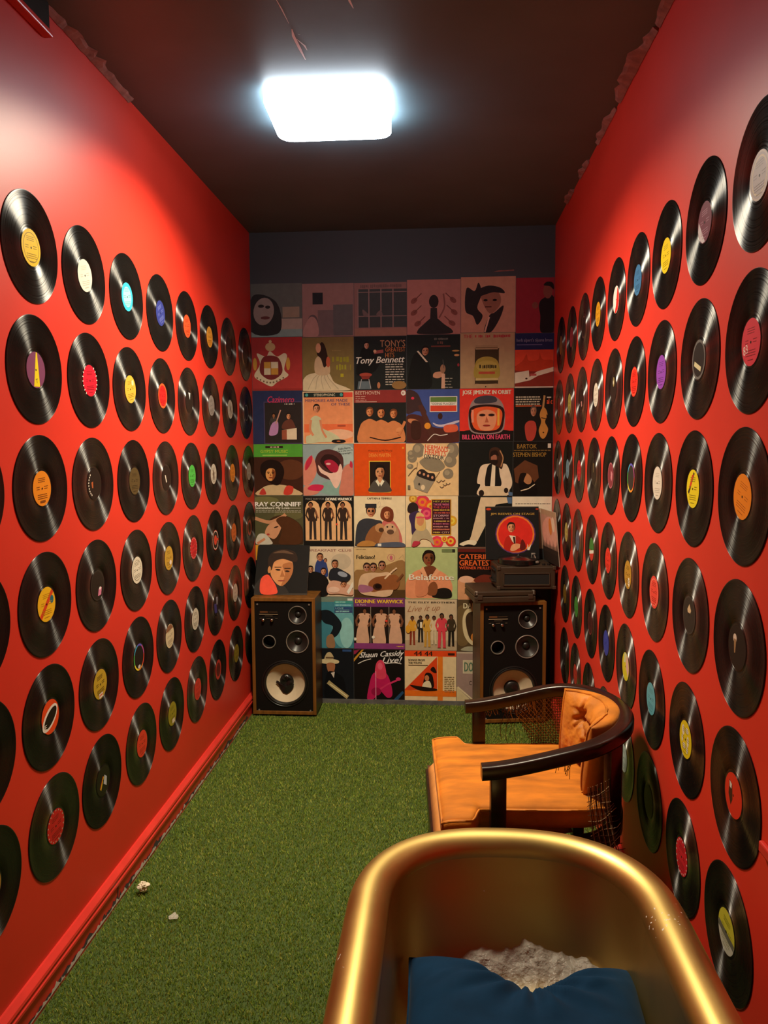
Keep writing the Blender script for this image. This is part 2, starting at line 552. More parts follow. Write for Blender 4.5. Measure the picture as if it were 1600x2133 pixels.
        if collar:
            s.poly([(cx - r * .45, cy + r * 1.2), (cx, cy + r * 1.9), (cx - r * .2, cy + r * 2.4), (cx - r * .8, cy + r * 1.5)], collar)
            s.poly([(cx + r * .45, cy + r * 1.2), (cx, cy + r * 1.9), (cx + r * .2, cy + r * 2.4), (cx + r * .8, cy + r * 1.5)], collar)
        return s.face(cx, cy, r, skin, hair, **k)
    def figure(s, cx, y0, y1, topc, botc, skin='#8a5636', hair='#14100e', wd=1.0, dress=False, lean=0.0):
        h = y1 - y0; r = h * .062; u = h * .11 * wd
        ls = lambda q: cx + lean * (y1 - q)
        if dress:
            s.blob([(ls(y0 + h * .2) - u * .7, y0 + h * .17), (ls(y0 + h * .4) - u * .6, y0 + h * .4), (cx - u * .95, y0 + h * .6), (cx - u * 1.0, y1), (cx + u * 1.0, y1),
                    (cx + u * .9, y0 + h * .6), (ls(y0 + h * .4) + u * .55, y0 + h * .4), (ls(y0 + h * .2) + u * .75, y0 + h * .17)], botc)
        else:
            for sx in (-1, 1):
                s.poly([(cx + sx * u * .05, y0 + h * .46), (cx + sx * u * .85, y0 + h * .46), (cx + sx * u * .9, y1 - h * .02), (cx + sx * u * 1.05, y1), (cx + sx * u * .2, y1), (cx + sx * u * .3, y1 - h * .03)], botc)
        s.blob([(ls(y0 + h * .2) - u * 1.0, y0 + h * .17), (ls(y0 + h * .35) - u * .72, y0 + h * .36), (cx - u * .9, y0 + h * .5), (cx + u * .9, y0 + h * .5),
                (ls(y0 + h * .35) + u * .72, y0 + h * .36), (ls(y0 + h * .2) + u * 1.0, y0 + h * .17), (ls(y0 + h * .2), y0 + h * .14)], topc)
        for sx in (-1, 1):
            s.line([(ls(y0 + h * .2) + sx * u * .95, y0 + h * .19), (ls(y0 + h * .35) + sx * u * 1.35, y0 + h * .35), (cx + sx * u * .9, y0 + h * .5)], u * .38, skin if dress else topc)
        s.ell(ls(y0) , y0 + r, r * 1.05, r * 1.2, hair, n=12)
        s.ell(ls(y0), y0 + r * 1.35, r * .75, r * .95, skin, n=12)
        return s.rect(ls(y0) - r * .3, y0 + r * 2, ls(y0) + r * .3, y0 + r * 2.9, skin)

# ================================================================== THE SETTING
def wall(name, v, m):
    o = pydata(name, v, [(0, 1, 2, 3)], m)
    return tag(o, kind='structure')

def slab(name, a, m):
    return tag(obj(name, bx(*a), m), kind='structure')

T = .06
floor = slab('floor', (XL - T, XR + T, YF - T, YB + T, -T, 0), 'floor')
ceiling = slab('ceiling', (XL - T, XR + T, YF - T, YB + T, ZC, ZC + T), 'ceiling')
wall_left = slab('wall_left', (XL - T, XL, YF - T, YB + T, 0, ZC), 'red')
wall_right = slab('wall_right', (XR, XR + T, YF - T, YB + T, 0, ZC), 'red')
wall_back = slab('wall_back', (XL, XR, YB, YB + T, 0, ZC), 'blackwall')
bm = bmesh.new()
box(bm, XL, -.75, YF - T, YF, 0, ZC); box(bm, .35, XR, YF - T, YF, 0, ZC); box(bm, -.75, .35, YF - T, YF, 2.1, ZC)
wall_front = tag(obj('wall_front', bm, 'ochre'), kind='structure')      # unseen doorway added behind the camera to let in warm fill light

def baseboard(name, x, sgn):
    prof = [(0, .0), (.013, .0), (.013, .066), (.017, .069), (.022, .074), (.022, .082), (.018, .086), (.018, .094), (.022, .098), (.020, .106), (.012, .114), (.006, .120), (0, .120)]
    bm = bmesh.new()
    a = [bm.verts.new((x + sgn * p, YF, q)) for p, q in prof]
    b = [bm.verts.new((x + sgn * p, YB, q)) for p, q in prof]
    n = len(prof)
    for k in range(n): bm.faces.new((a[k], a[(k + 1) % n], b[(k + 1) % n], b[k]))
    bm.faces.new(a); bm.faces.new(b)
    return tag(obj(name, bm, 'red_trim'), kind='structure')
bl = baseboard('baseboard_left', XL, 1)
br = baseboard('baseboard_right', XR, -1)
# grey strip under the lowest covers
tag(obj('baseboard_back', bx(XL, XR, YB - .008, YB, 0, .03), 'lowbase'), kind='structure')

# chipped paint and dark gap along the foot of the left baseboard
def flakes(name, m, n, seed, y0, y1, zmax, lmax, xoff):
    r = random.Random(seed); v = []; f = []
    for i in range(n):
        y = r.uniform(y0, y1); L = r.uniform(.01, lmax); z1 = r.uniform(.2, 1) * zmax
        k = 8; pts = []
        for j in range(k):
            pts.append((y + L * j / (k - 1), z1 * r.uniform(.25, 1) * math.sin(PI * (j + .6) / (k + .2))))
        b = len(v)
        x = XL + xoff + r.uniform(0, .0012)
        v += [(x, q[0], .012) for q in pts] + [(x, q[0], .012 + q[1]) for q in pts]
        f += [(b + j, b + j + 1, b + k + j + 1, b + k + j) for j in range(k - 1)]
    o = pydata(name, v, f, m, bl)
    o['kind'] = 'stuff'
    return o
flakes('dark_patch', 'grey', 70, 3, 1.75, 4.3, .030, .22, .0135)  # flat dark patches drawn for the gap at the board's foot
flakes('paint_flake', 'white', 130, 5, 1.75, 4.3, .024, .08, .0150)
# crack where two lengths of board meet
pydata('board_joint', [(XL + .0142, 2.50, .012), (XL + .0142, 2.508, .012), (XL + .0142, 2.512, .06), (XL + .0142, 2.506, .06),
                       (XL + .0142, 2.44, .012), (XL + .0142, 2.50, .014), (XL + .0142, 2.50, .034), (XL + .0142, 2.47, .022)],
       [(0, 1, 2, 3), (4, 5, 6, 7)], 'grey', bl)

# short red moulding on the right wall, beside the camera
bm = bmesh.new(); box(bm, XR - .012, XR, .2, 1.572, .752, .776, bevel=.004)
tag(obj('trim_1', bm, 'red_trim'), kind='structure')

# dark boxed panel with a red lip, high on the left wall
tr = obj('trim_2', bx(XL, XL + .030, 1.35, 2.25, 2.735, 2.752, bevel=.004), 'red_trim')
tag(tr, kind='structure')
obj('panel', bx(XL, XL + .020, 1.35, 2.25, 2.752, ZC, bevel=.002), 'darkpanel', tr)

# ragged dull-red filler where walls and ceiling meet
def smear(x, sgn, y0, y1, w, seed):
    r = random.Random(seed); n = max(6, int((y1 - y0) / .03))
    v, f = [], []
    for i in range(n + 1):
        y = y0 + (y1 - y0) * i / n
        q = w * (.45 + .55 * r.random()) * math.sin(PI * min(max(i / n, .06), .94)) ** .4
        dz = .004 + .004 * r.random()
        v += [(x, y, ZC - .0005), (x + sgn * .002, y, ZC - dz - .008), (x + sgn * q * .7, y, ZC - dz), (x + sgn * q, y, ZC - .0005)]
    for i in range(n):
        a = 4 * i
        f += [(a + k, a + k + 1, a + 5 + k, a + 4 + k) for k in range(3)]
    f += [(0, 1, 2, 3), tuple(4 * n + k for k in (3, 2, 1, 0))]
    pydata('filler_patch', v, f, 'smear', ceiling)
smear(XL, 1, 2.24, 2.86, .045, 1)
smear(XR, -1, 2.28, 2.50, .04, 2)
smear(XR, -1, 2.52, 3.02, .06, 3)
smear(XR, -1, 3.08, 3.42, .035, 4)
smear(XR, -1, 3.62, 3.84, .03, 5)
smear(XR, -1, 4.02, 4.22, .045, 6)

# pale scratches in the ceiling paint by the lamp
for pts, wd in (([(-.466, 2.26), (-.458, 2.33), (-.452, 2.41)], .004), ([(-.449, 2.44), (-.452, 2.48), (-.446, 2.56), (-.4405, 2.63)], .009),
                ([(-.436, 2.47), (-.430, 2.475)], .007), ([(-.262, 2.28), (-.258, 2.31), (-.252, 2.345)], .007), ([(-.445, 2.50), (-.428, 2.54), (-.425, 2.57)], .006)):
    v = []; n = len(pts)
    for i, (x, y) in enumerate(pts):
        q = wd / 2 * (0.3 if i in (0, n - 1) else 1)
        v += [(x - q, y, ZC - .0012), (x + q, y, ZC - .0012)]
    pydata('paint_scratch', v, [(2 * i, 2 * i + 1, 2 * i + 3, 2 * i + 2) for i in range(n - 1)], 'scratch', ceiling)
pydata('paint_scratch', [(.30, YB - .001, 2.575), (.42, YB - .001, 2.579), (.42, YB - .001, 2.586), (.33, YB - .001, 2.583)], [(0, 1, 2, 3)], 'smear', wall_back)

# ------------------------------------------------------------------ artificial turf
def make_turf():
    N = 270000
    x = rng.uniform(XL + .015, XR - .015, N); y = rng.uniform(1.62, YB - .01, N)
    # slightly ragged left edge
    edge = XL + .016 + .005 * np.sin(y * 9.0) ** 2
    keep = (x > edge) & ~((x < -.722) & (x > -1.102) & (y > 4.39)) & ~((y > 4.32 + (x - .22) * .14) & (x > .215 - (y - 4.32) * .14) & (x < .60 - (y - 4.32) * .14)); x, y = x[keep], y[keep]; N = len(x)
    h = rng.uniform(.006, .013, N); a = rng.uniform(0, 2 * PI, N); wd = rng.uniform(.0008, .0014, N)
    la = rng.uniform(0, 2 * PI, N); ll = rng.uniform(.1, .9, N) * h
    cx, sx = np.cos(a) * wd, np.sin(a) * wd
    lx, ly = np.cos(la) * ll, np.sin(la) * ll
    V = np.zeros((N, 5, 3))
    V[:, 0] = np.stack([x - cx, y - sx, np.zeros(N)], 1); V[:, 1] = np.stack([x + cx, y + sx, np.zeros(N)], 1)
    V[:, 2] = np.stack([x - cx * .8 + lx * .35, y - sx * .8 + ly * .35, h * .6], 1); V[:, 3] = np.stack([x + cx * .8 + lx * .35, y + sx * .8 + ly * .35, h * .6], 1)
    V[:, 4] = np.stack([x + lx, y + ly, h], 1)
    base = (np.arange(N) * 5)[:, None]
    tri = np.concatenate([base + np.array([0, 1, 3]), base + np.array([0, 3, 2]), base + np.array([2, 3, 4])], 1).reshape(-1, 3)
    me = bpy.data.meshes.new('artificial_turf')
    me.vertices.add(N * 5); me.vertices.foreach_set('co', V.astype(np.float32).ravel())
    nt = len(tri)
    me.loops.add(nt * 3); me.loops.foreach_set('vertex_index', tri.astype(np.int32).ravel())
    me.polygons.add(nt); me.polygons.foreach_set('loop_start', (np.arange(nt) * 3).astype(np.int32))
    me.update(calc_edges=True); me.validate()
    c = np.zeros((N, 5, 4), np.float32); c[..., 3] = 1
    g = np.array([.29, .43, .06]); yv = np.array([.58, .60, .13]); dk = np.array([.13, .23, .034])
    pick = rng.random(N)
    colr = np.where(pick[:, None] < .55, g, np.where(pick[:, None] < .8, dk, yv)) * rng.uniform(.75, 1.25, N)[:, None]
    c[..., :3] = colr[:, None, :]
    at = me.color_attributes.new('Col', 'FLOAT_COLOR', 'POINT'); at.data.foreach_set('color', c.ravel())
    o = link('artificial_turf', me, 'turf')
    return tag(o, 'short green artificial turf covering the floor', 'turf', kind='stuff')
make_turf()

# ------------------------------------------------------------------ ceiling light
cl = empty('ceiling_light', (LAMP[0], LAMP[1], ZC))
tag(cl, 'glowing white rounded-square ceiling light panel', 'ceiling light')
SKIRT = .032
outer = rrect(LAMP_W, LAMP_D, .055, 8)
inner = rrect(LAMP_W - .012, LAMP_D - .012, .049, 8)
n = len(outer)
tilt = lambda y: -(y + LAMP_D / 2) * math.tan(R(5))          # the panel hangs lower at its far edge
bm = bmesh.new()
bm.faces.new([bm.verts.new((x, y, tilt(y) - .006)) for x, y in inner])
obj('diffuser', bm, 'lamp', cl)
bm = bmesh.new()
a = [bm.verts.new((x, y, -.0005)) for x, y in outer]; b = [bm.verts.new((x, y, tilt(y) - SKIRT)) for x, y in outer]
c = [bm.verts.new((x, y, tilt(y) - SKIRT)) for x, y in inner]; d = [bm.verts.new((x, y, tilt(y) - .004)) for x, y in inner]
for r0, r1 in ((a, b), (b, c), (c, d)):
    for k in range(n): bm.faces.new((r0[k], r0[(k + 1) % n], r1[(k + 1) % n], r1[k]))
obj('cutoff_skirt', bm, 'skirt_glow', cl)  # added skirt: keeps light off the upper walls, its glow imitates ceiling glare
lamp_light.parent = cl
lamp_light.location = (0, 0, tilt(0) - .010)
lamp_light.rotation_euler = (R(-3), 0, 0)

# ================================================================== RECORDS ON THE SIDE WALLS
# (row, column) : (distance along the room, height relative to the camera height); columns counted from the camera
LEFT = {
    (1, 1): (2.127, 0.55), (1, 2): (2.454, 0.544), (1, 3): (2.789, 0.54), (1, 4): (3.124, 0.538), (1, 5): (3.455, 0.536), (1, 6): (3.794, 0.535), (1, 7): (4.141, 0.531), (1, 8): (4.494, 0.531),
    (2, 0): (1.79, 0.22), (2, 1): (2.125, 0.217), (2, 2): (2.462, 0.215), (2, 3): (2.79, 0.211), (2, 4): (3.121, 0.208), (2, 5): (3.458, 0.204), (2, 6): (3.797, 0.203), (2, 7): (4.141, 0.201), (2, 8): (4.487, 0.197),
    (3, 0): (1.79, -0.11), (3, 1): (2.131, -0.114), (3, 2): (2.465, -0.118), (3, 3): (2.802, -0.123), (3, 4): (3.137, -0.126), (3, 5): (3.47, -0.13), (3, 6): (3.806, -0.133), (3, 7): (4.161, -0.14), (3, 8): (4.521, -0.144),
    (4, 0): (1.79, -0.442), (4, 1): (2.129, -0.446), (4, 2): (2.462, -0.451), (4, 3): (2.798, -0.454), (4, 4): (3.138, -0.458), (4, 5): (3.465, -0.459), (4, 6): (3.811, -0.464), (4, 7): (4.16, -0.464), (4, 8): (4.51, -0.474),
    (5, 0): (1.79, -0.77), (5, 1): (2.123, -0.774), (5, 2): (2.455, -0.781), (5, 3): (2.789, -0.781), (5, 4): (3.123, -0.783), (5, 5): (3.463, -0.787), (5, 6): (3.8, -0.791), (5, 7): (4.161, -0.797), (5, 8): (4.51, -0.8),
    (6, 0): (1.79, -1.1), (6, 1): (2.128, -1.105), (6, 2): (2.45, -1.109), (6, 3): (2.792, -1.115), (6, 4): (3.126, -1.116), (6, 5): (3.47, -1.119), (6, 6): (3.806, -1.124), (6, 7): (4.159, -1.135), (6, 8): (4.51, -1.135),
}
RIGHT = {
    (1, 1): (1.706, 0.549), (1, 2): (2.041, 0.548), (1, 3): (2.377, 0.547), (1, 4): (2.704, 0.545), (1, 5): (3.026, 0.54), (1, 6): (3.365, 0.542), (1, 7): (3.693, 0.539), (1, 8): (4.032, 0.539), (1, 9): (4.379, 0.543),
    (2, 1): (1.722, 0.214), (2, 2): (2.058, 0.214), (2, 3): (2.398, 0.214), (2, 4): (2.724, 0.212), (2, 5): (3.045, 0.211), (2, 6): (3.381, 0.21), (2, 7): (3.721, 0.21), (2, 8): (4.065, 0.211), (2, 9): (4.421, 0.209),
    (3, 1): (1.741, -0.114), (3, 2): (2.076, -0.115), (3, 3): (2.411, -0.116), (3, 4): (2.741, -0.114), (3, 5): (3.062, -0.118), (3, 6): (3.403, -0.119), (3, 7): (3.757, -0.121), (3, 8): (4.095, -0.123), (3, 9): (4.439, -0.125),
    (4, 1): (1.742, -0.447), (4, 2): (2.078, -0.448), (4, 3): (2.418, -0.451), (4, 4): (2.756, -0.453), (4, 5): (3.083, -0.451), (4, 6): (3.419, -0.451), (4, 7): (3.767, -0.454), (4, 8): (4.106, -0.452), (4, 9): (4.45, -0.452),
    (5, 1): (1.736, -0.782), (5, 2): (2.079, -0.785), (5, 3): (2.425, -0.788), (5, 4): (2.761, -0.782), (5, 5): (3.09, -0.781), (5, 6): (3.422, -0.778), (5, 7): (3.777, -0.779), (5, 8): (4.128, -0.782),
    (6, 1): (1.751, -1.111), (6, 2): (2.085, -1.115), (6, 3): (2.425, -1.118), (6, 4): (2.762, -1.115), (6, 5): (3.09, -1.114), (6, 6): (3.43, -1.112), (6, 7): (3.775, -1.112), (6, 8): (4.113, -1.112),
}
REC_R = .151
def disc_mesh():
    bm = bmesh.new()
    prof = [(.0035, .0018), (.050, .0018), (.051, .0012), (.058, .0012), (.0585, .0016), (.090, .0017), (.120, .0016), (.145, .0015), (.1465, .0020), (.1495, .0019), (.151, .0010), (.150, .0001), (.0035, .0001)]
    lathe(bm, prof, 72)
    bmesh.ops.recalc_face_normals(bm, faces=bm.faces[:])
    for f in bm.faces: f.smooth = True
    me = bpy.data.meshes.new('record_disc'); bm.to_mesh(me); bm.free()
    me.materials.append(M['vinyl'])
    return me
DISC = disc_mesh()

# each label: (words, base colour, extra marks)
def lab_art(base, marks, rot):
    a = Art(.1, .1, z0=.0019, eps=.00006, trim=False)
    a.ell(.5, .5, .5, .5, base, n=40)
    for mk in marks:
        k = mk[0]
        if k == 'ring': a.ring(.5, .5, mk[1] / 2, mk[2] / 2, mk[3], 40)
        elif k == 'disc': a.ell(.5, .5, mk[1] / 2, mk[1] / 2, mk[2], n=32)
        elif k == 'ell': a.ell(mk[1], mk[2], mk[3], mk[4], mk[5], mk[6] if len(mk) > 6 else 0)
        elif k == 'rect': a.rect(*mk[1:])
        elif k == 'poly': a.poly(mk[1], mk[2])
        elif k == 'lines':
            c = mk[1]
            a.lines(.30, .20, .70, 3, .05, .018, c, 3); a.lines(.2, .44, .38, 2, .06, .018, c, 4); a.lines(.62, .44, .82, 2, .06, .018, c, 5)
            a.lines(.24, .66, .76, 3, .055, .018, c, 6); a.lines(.36, .86, .64, 1, .05, .02, c, 7)
        elif k == 'studs':
            for i in range(18):
                t = 2 * PI * i / 18
                a.ell(.5 + .455 * math.cos(t), .5 + .455 * math.sin(t), .026, .026, mk[1], n=8); a.z -= a.eps
            a.z += a.eps
        elif k == 'beads':      # an arc of small pale letters
            for i in range(9):
                t = 2.2 + 1.9 * i / 8
                a.ell(.5 + .40 * math.cos(t), .5 - .40 * math.sin(t), .034, .028, mk[1], t, n=7); a.z -= a.eps
            a.z += a.eps
        elif k == 'dashes':
            for i in range(22):
                t = 2 * PI * i / 22
                if abs(math.sin(t)) > .86: continue
                a.line([(.5 + .47 * math.cos(t), .5 + .47 * math.sin(t)), (.5 + .54 * math.cos(t), .5 + .54 * math.sin(t))], .03, mk[1]); a.z -= a.eps
            a.z += a.eps
        elif k == 'half':      # lower part below a straight line
            t0 = mk[1]; q = []
            for i in range(25):
                t = t0 + (PI - 2 * t0) * i / 24
                q.append((.5 + .5 * math.cos(t), .5 + .5 * math.sin(t)))
            a.poly(q, mk[2])
        elif k == 'text': a.text(*mk[1:])
        elif k == 'rainbow':
            cs = ['#d8412f', '#e08a2a', '#e6d23a', '#4bb04a', '#3aa0c8', '#5a54b8', '#b0488a']
            a.ring(.5, .5, .43, .5, lambda t: cs[int(t * 7) % 7], 56)
    a.ell(.5, .5, .030, .030, '#0c0a09', n=12)
    if rot:
        c, s_ = math.cos(rot), math.sin(rot)
        a.v = [(x * c - y * s_, x * s_ + y * c, z) for x, y, z in a.v]
    return a

BK = '#16120f'
DIAG = lambda c, w=.06: ('poly', [(.5 - .35 - w, .5 + .35 - w), (.5 - .35 + w, .5 + .35 + w), (.5 + .35 + w, .5 - .35 + w), (.5 + .35 - w, .5 - .35 - w)], c)
LAB_L = {
    (1, 1): ('yellow, dark-ringed', '#e3bd10', [('ring', .78, .82, '#7d6208'), ('lines', '#8a6f10')], .1),
    (1, 2): ('silvery white', '#c9c6ba', [('ell', .62, .72, .1, .12, '#dcc8b8'), ('lines', '#a8a698')], .3),
    (1, 3): ('aqua, cyan-rimmed', '#86d8c4', [('ring', .72, 1.0, '#2fa9c4'), ('lines', '#4a9c96')], .2),
    (1, 4): ('dark blue', '#2c3478', [('lines', '#6d76b0')], .5),
    (1, 5): ('orange-red', '#e4502a', [('lines', '#7d2414')], .2),
    (1, 6): ('ochre orange', '#c8862c', [('lines', '#6d4310')], .1),
    (1, 7): ('plain black', '#1c1a18', [('lines', '#3a3630')], 0),
    (1, 8): ('plain dark', '#1a1816', [('lines', '#38342e')], 0),
    (2, 1): ('plum, yellow-wedged', '#7a3f63', [('poly', [(.60, .02), (.66, .03), (.62, .98), (.30, .94)], '#e6cf1c'), ('text', 'T', .42, .74, .54, .86, '#2a1a20')], .15),
    (2, 2): ('red, white-dashed', '#d81830', [('dashes', '#e8e0d4'), ('lines', '#7c0c18')], .1),
    (2, 3): ('gold', '#c8a038', [('lines', '#7a5a14'), ('ell', .75, .3, .1, .1, '#dcc890')], .2),
    (2, 4): ('red, orange-rimmed', '#d81e1e', [('ring', .84, 1.0, '#e85428'), ('lines', '#7a1010')], 0),
    (2, 5): ('black, white-flecked', '#1a1714', [('poly', [(.38, .1), (.66, .12), (.58, .42)], '#c4ccd0')], 0),
    (2, 6): ('grey', '#8a827c', [('lines', '#585048')], .2),
    (2, 7): ('beige grey', '#a89f90', [('lines', '#5a5248'), ('ell', .55, .5, .1, .2, '#6d6458')], .4),
    (2, 8): ('black, thinly ringed', '#181512', [('ring', .82, .9, '#6a6660')], 0),
    (3, 1): ('bright orange, printed', '#e0861c', [('lines', '#7c430c'), ('lines', '#7c430c'), ('rect', .36, .84, .64, .9, '#7c430c')], .05),
    (3, 2): ('black, white-lettered', BK, [('beads', '#d8d2c4'), ('poly', [(.3, .42), (.42, .40), (.40, .62), (.32, .6)], '#a8552c')], .1),
    (3, 3): ('dark olive brown', '#4d3f22', [('lines', '#2c2412')], 0),
    (3, 4): ('black, white-marked', BK, [('poly', [(.34, .34), (.44, .36), (.52, .66), (.42, .68)], '#cfc4b4')], .2),
    (3, 5): ('bright green', '#46b446', [('lines', '#1e6420')], 0),
    (3, 6): ('white, figure-printed', '#c4bcac', [('blob', ), ('ell', .5, .55, .12, .25, '#6d5a48'), ('lines', '#7a7060')], .1),
    (3, 7): ('amber orange', '#d8852a', [('lines', '#7c430c')], 0),
    (3, 8): ('pale grey', '#a39c90', [('lines', '#6a6458')], 0),
    (4, 1): ('yellow, red-striped', '#e8b41c', [DIAG('#d4421c', .05), ('ell', .80, .40, .10, .12, '#1d6a78'), ('lines', '#b47e10')], 0),
    (4, 2): ('black, pink-patched', '#1c1814', [('ring', .92, 1.0, '#2c2824'), ('poly', [(.5, .86), (.58, .62), (.80, .60), (.74, .84)], '#cf7a9c'), ('ell', .68, .62, .07, .05, '#e8e0da')], 0),
    (4, 3): ('cream white', '#d6ceba', [('lines', '#5c5648'), ('ring', .74, .78, '#a39a86')], .1),
    (4, 4): ('gold, white-spotted', '#bd9433', [('lines', '#6d5212'), ('ell', .68, .70, .12, .10, '#e6d4c4')], 0),
    (4, 5): ('red, pale-studded', '#c8202a', [('studs', '#d8b8a8'), ('lines', '#6a0e14')], .2),
    (4, 6): ('red-orange, black-curved', '#d8432c', [('ring', .5, .86, '#14100e'), ('ring', .86, .94, '#e0d8cc'), ('rect', .62, .44, 1.0, .56, '#d8432c')], 0),
    (4, 7): ('dull orange', '#d0692a', [('lines', '#6d2f0c')], 0),
    (4, 8): ('black, red-ringed', '#241512', [('ring', .62, .92, '#a03a2c')], 0),
    (5, 1): ('orange, white-ovaled', '#e2491a', [('ell', .48, .53, .50, .27, '#e6e0d4', -.55), ('ell', .50, .53, .42, .19, '#120e0c', -.55), ('text', 'E', .16, .66, .28, .80, '#e6e0d4')], 0),
    (5, 2): ('mustard yellow, stickered', '#b8992a', [('lines', '#4d3f10'), ('lines', '#4d3f10'), ('rect', .34, .80, .62, .96, '#e0d8c8'), ('rect', .36, .84, .6, .9, '#d0704a')], .1),
    (5, 3): ('black, rainbow-ringed', '#14110f', [('rainbow',), ('ell', .5, .86, .12, .07, '#c8c8c4')], 0),
    (5, 4): ('cream, brown-topped', '#d0c09c', [('poly', [(.06, .26), (.3, .04), (.7, .04), (.94, .26)], '#8a5a3c'), ('lines', '#6d6048')], .1),
    (5, 5): ('white, printed', '#cdc6b4', [('lines', '#6a6454'), ('ring', .60, .64, '#9a9282')], 0),
    (5, 6): ('black, blue-patched', '#17141a', [('poly', [(.1, .4), (.5, .42), (.62, .92), (.2, .86)], '#3a3678'), ('poly', [(.5, .1), (.72, .12), (.66, .5), (.56, .5)], '#a8a8b4')], 0),
    (5, 7): ('off-white', '#c4bcac', [('lines', '#7a7264')], 0),
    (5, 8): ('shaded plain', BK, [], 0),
    (6, 1): ('red, cream-studded', '#c41c22', [('studs', '#c4a890'), ('lines', '#5c0a0e')], .1),
    (6, 2): ('black, white-diamonded', BK, [('poly', [(.60, .34), (.78, .46), (.74, .76), (.52, .62)], '#b8c0c4'), ('poly', [(.26, .72), (.52, .36), (.56, .40), (.32, .78)], '#d4b020'), ('poly', [(.22, .70), (.48, .34), (.52, .36), (.26, .72)], '#b83424')], 0),
    (6, 3): ('tomato red', '#d63c28', [('lines', '#8c1c12')], 0),
    (6, 4): ('olive yellow, stickered', '#938a22', [('lines', '#4d480c'), ('rect', .42, .74, .72, .92, '#d8ccb0')], .1),
    (6, 5): ('small red', '#cc3524', [('lines', '#84180e')], 0),
    (6, 6): ('dark, red-ringed', '#5c1a14', [('ring', .7, 1.0, '#b83428')], 0),
    (6, 7): ('dark yellow', '#8c7c26', [('lines', '#4a400c')], 0),
    (6, 8): ('speaker-hidden dark', BK, [], 0),
}
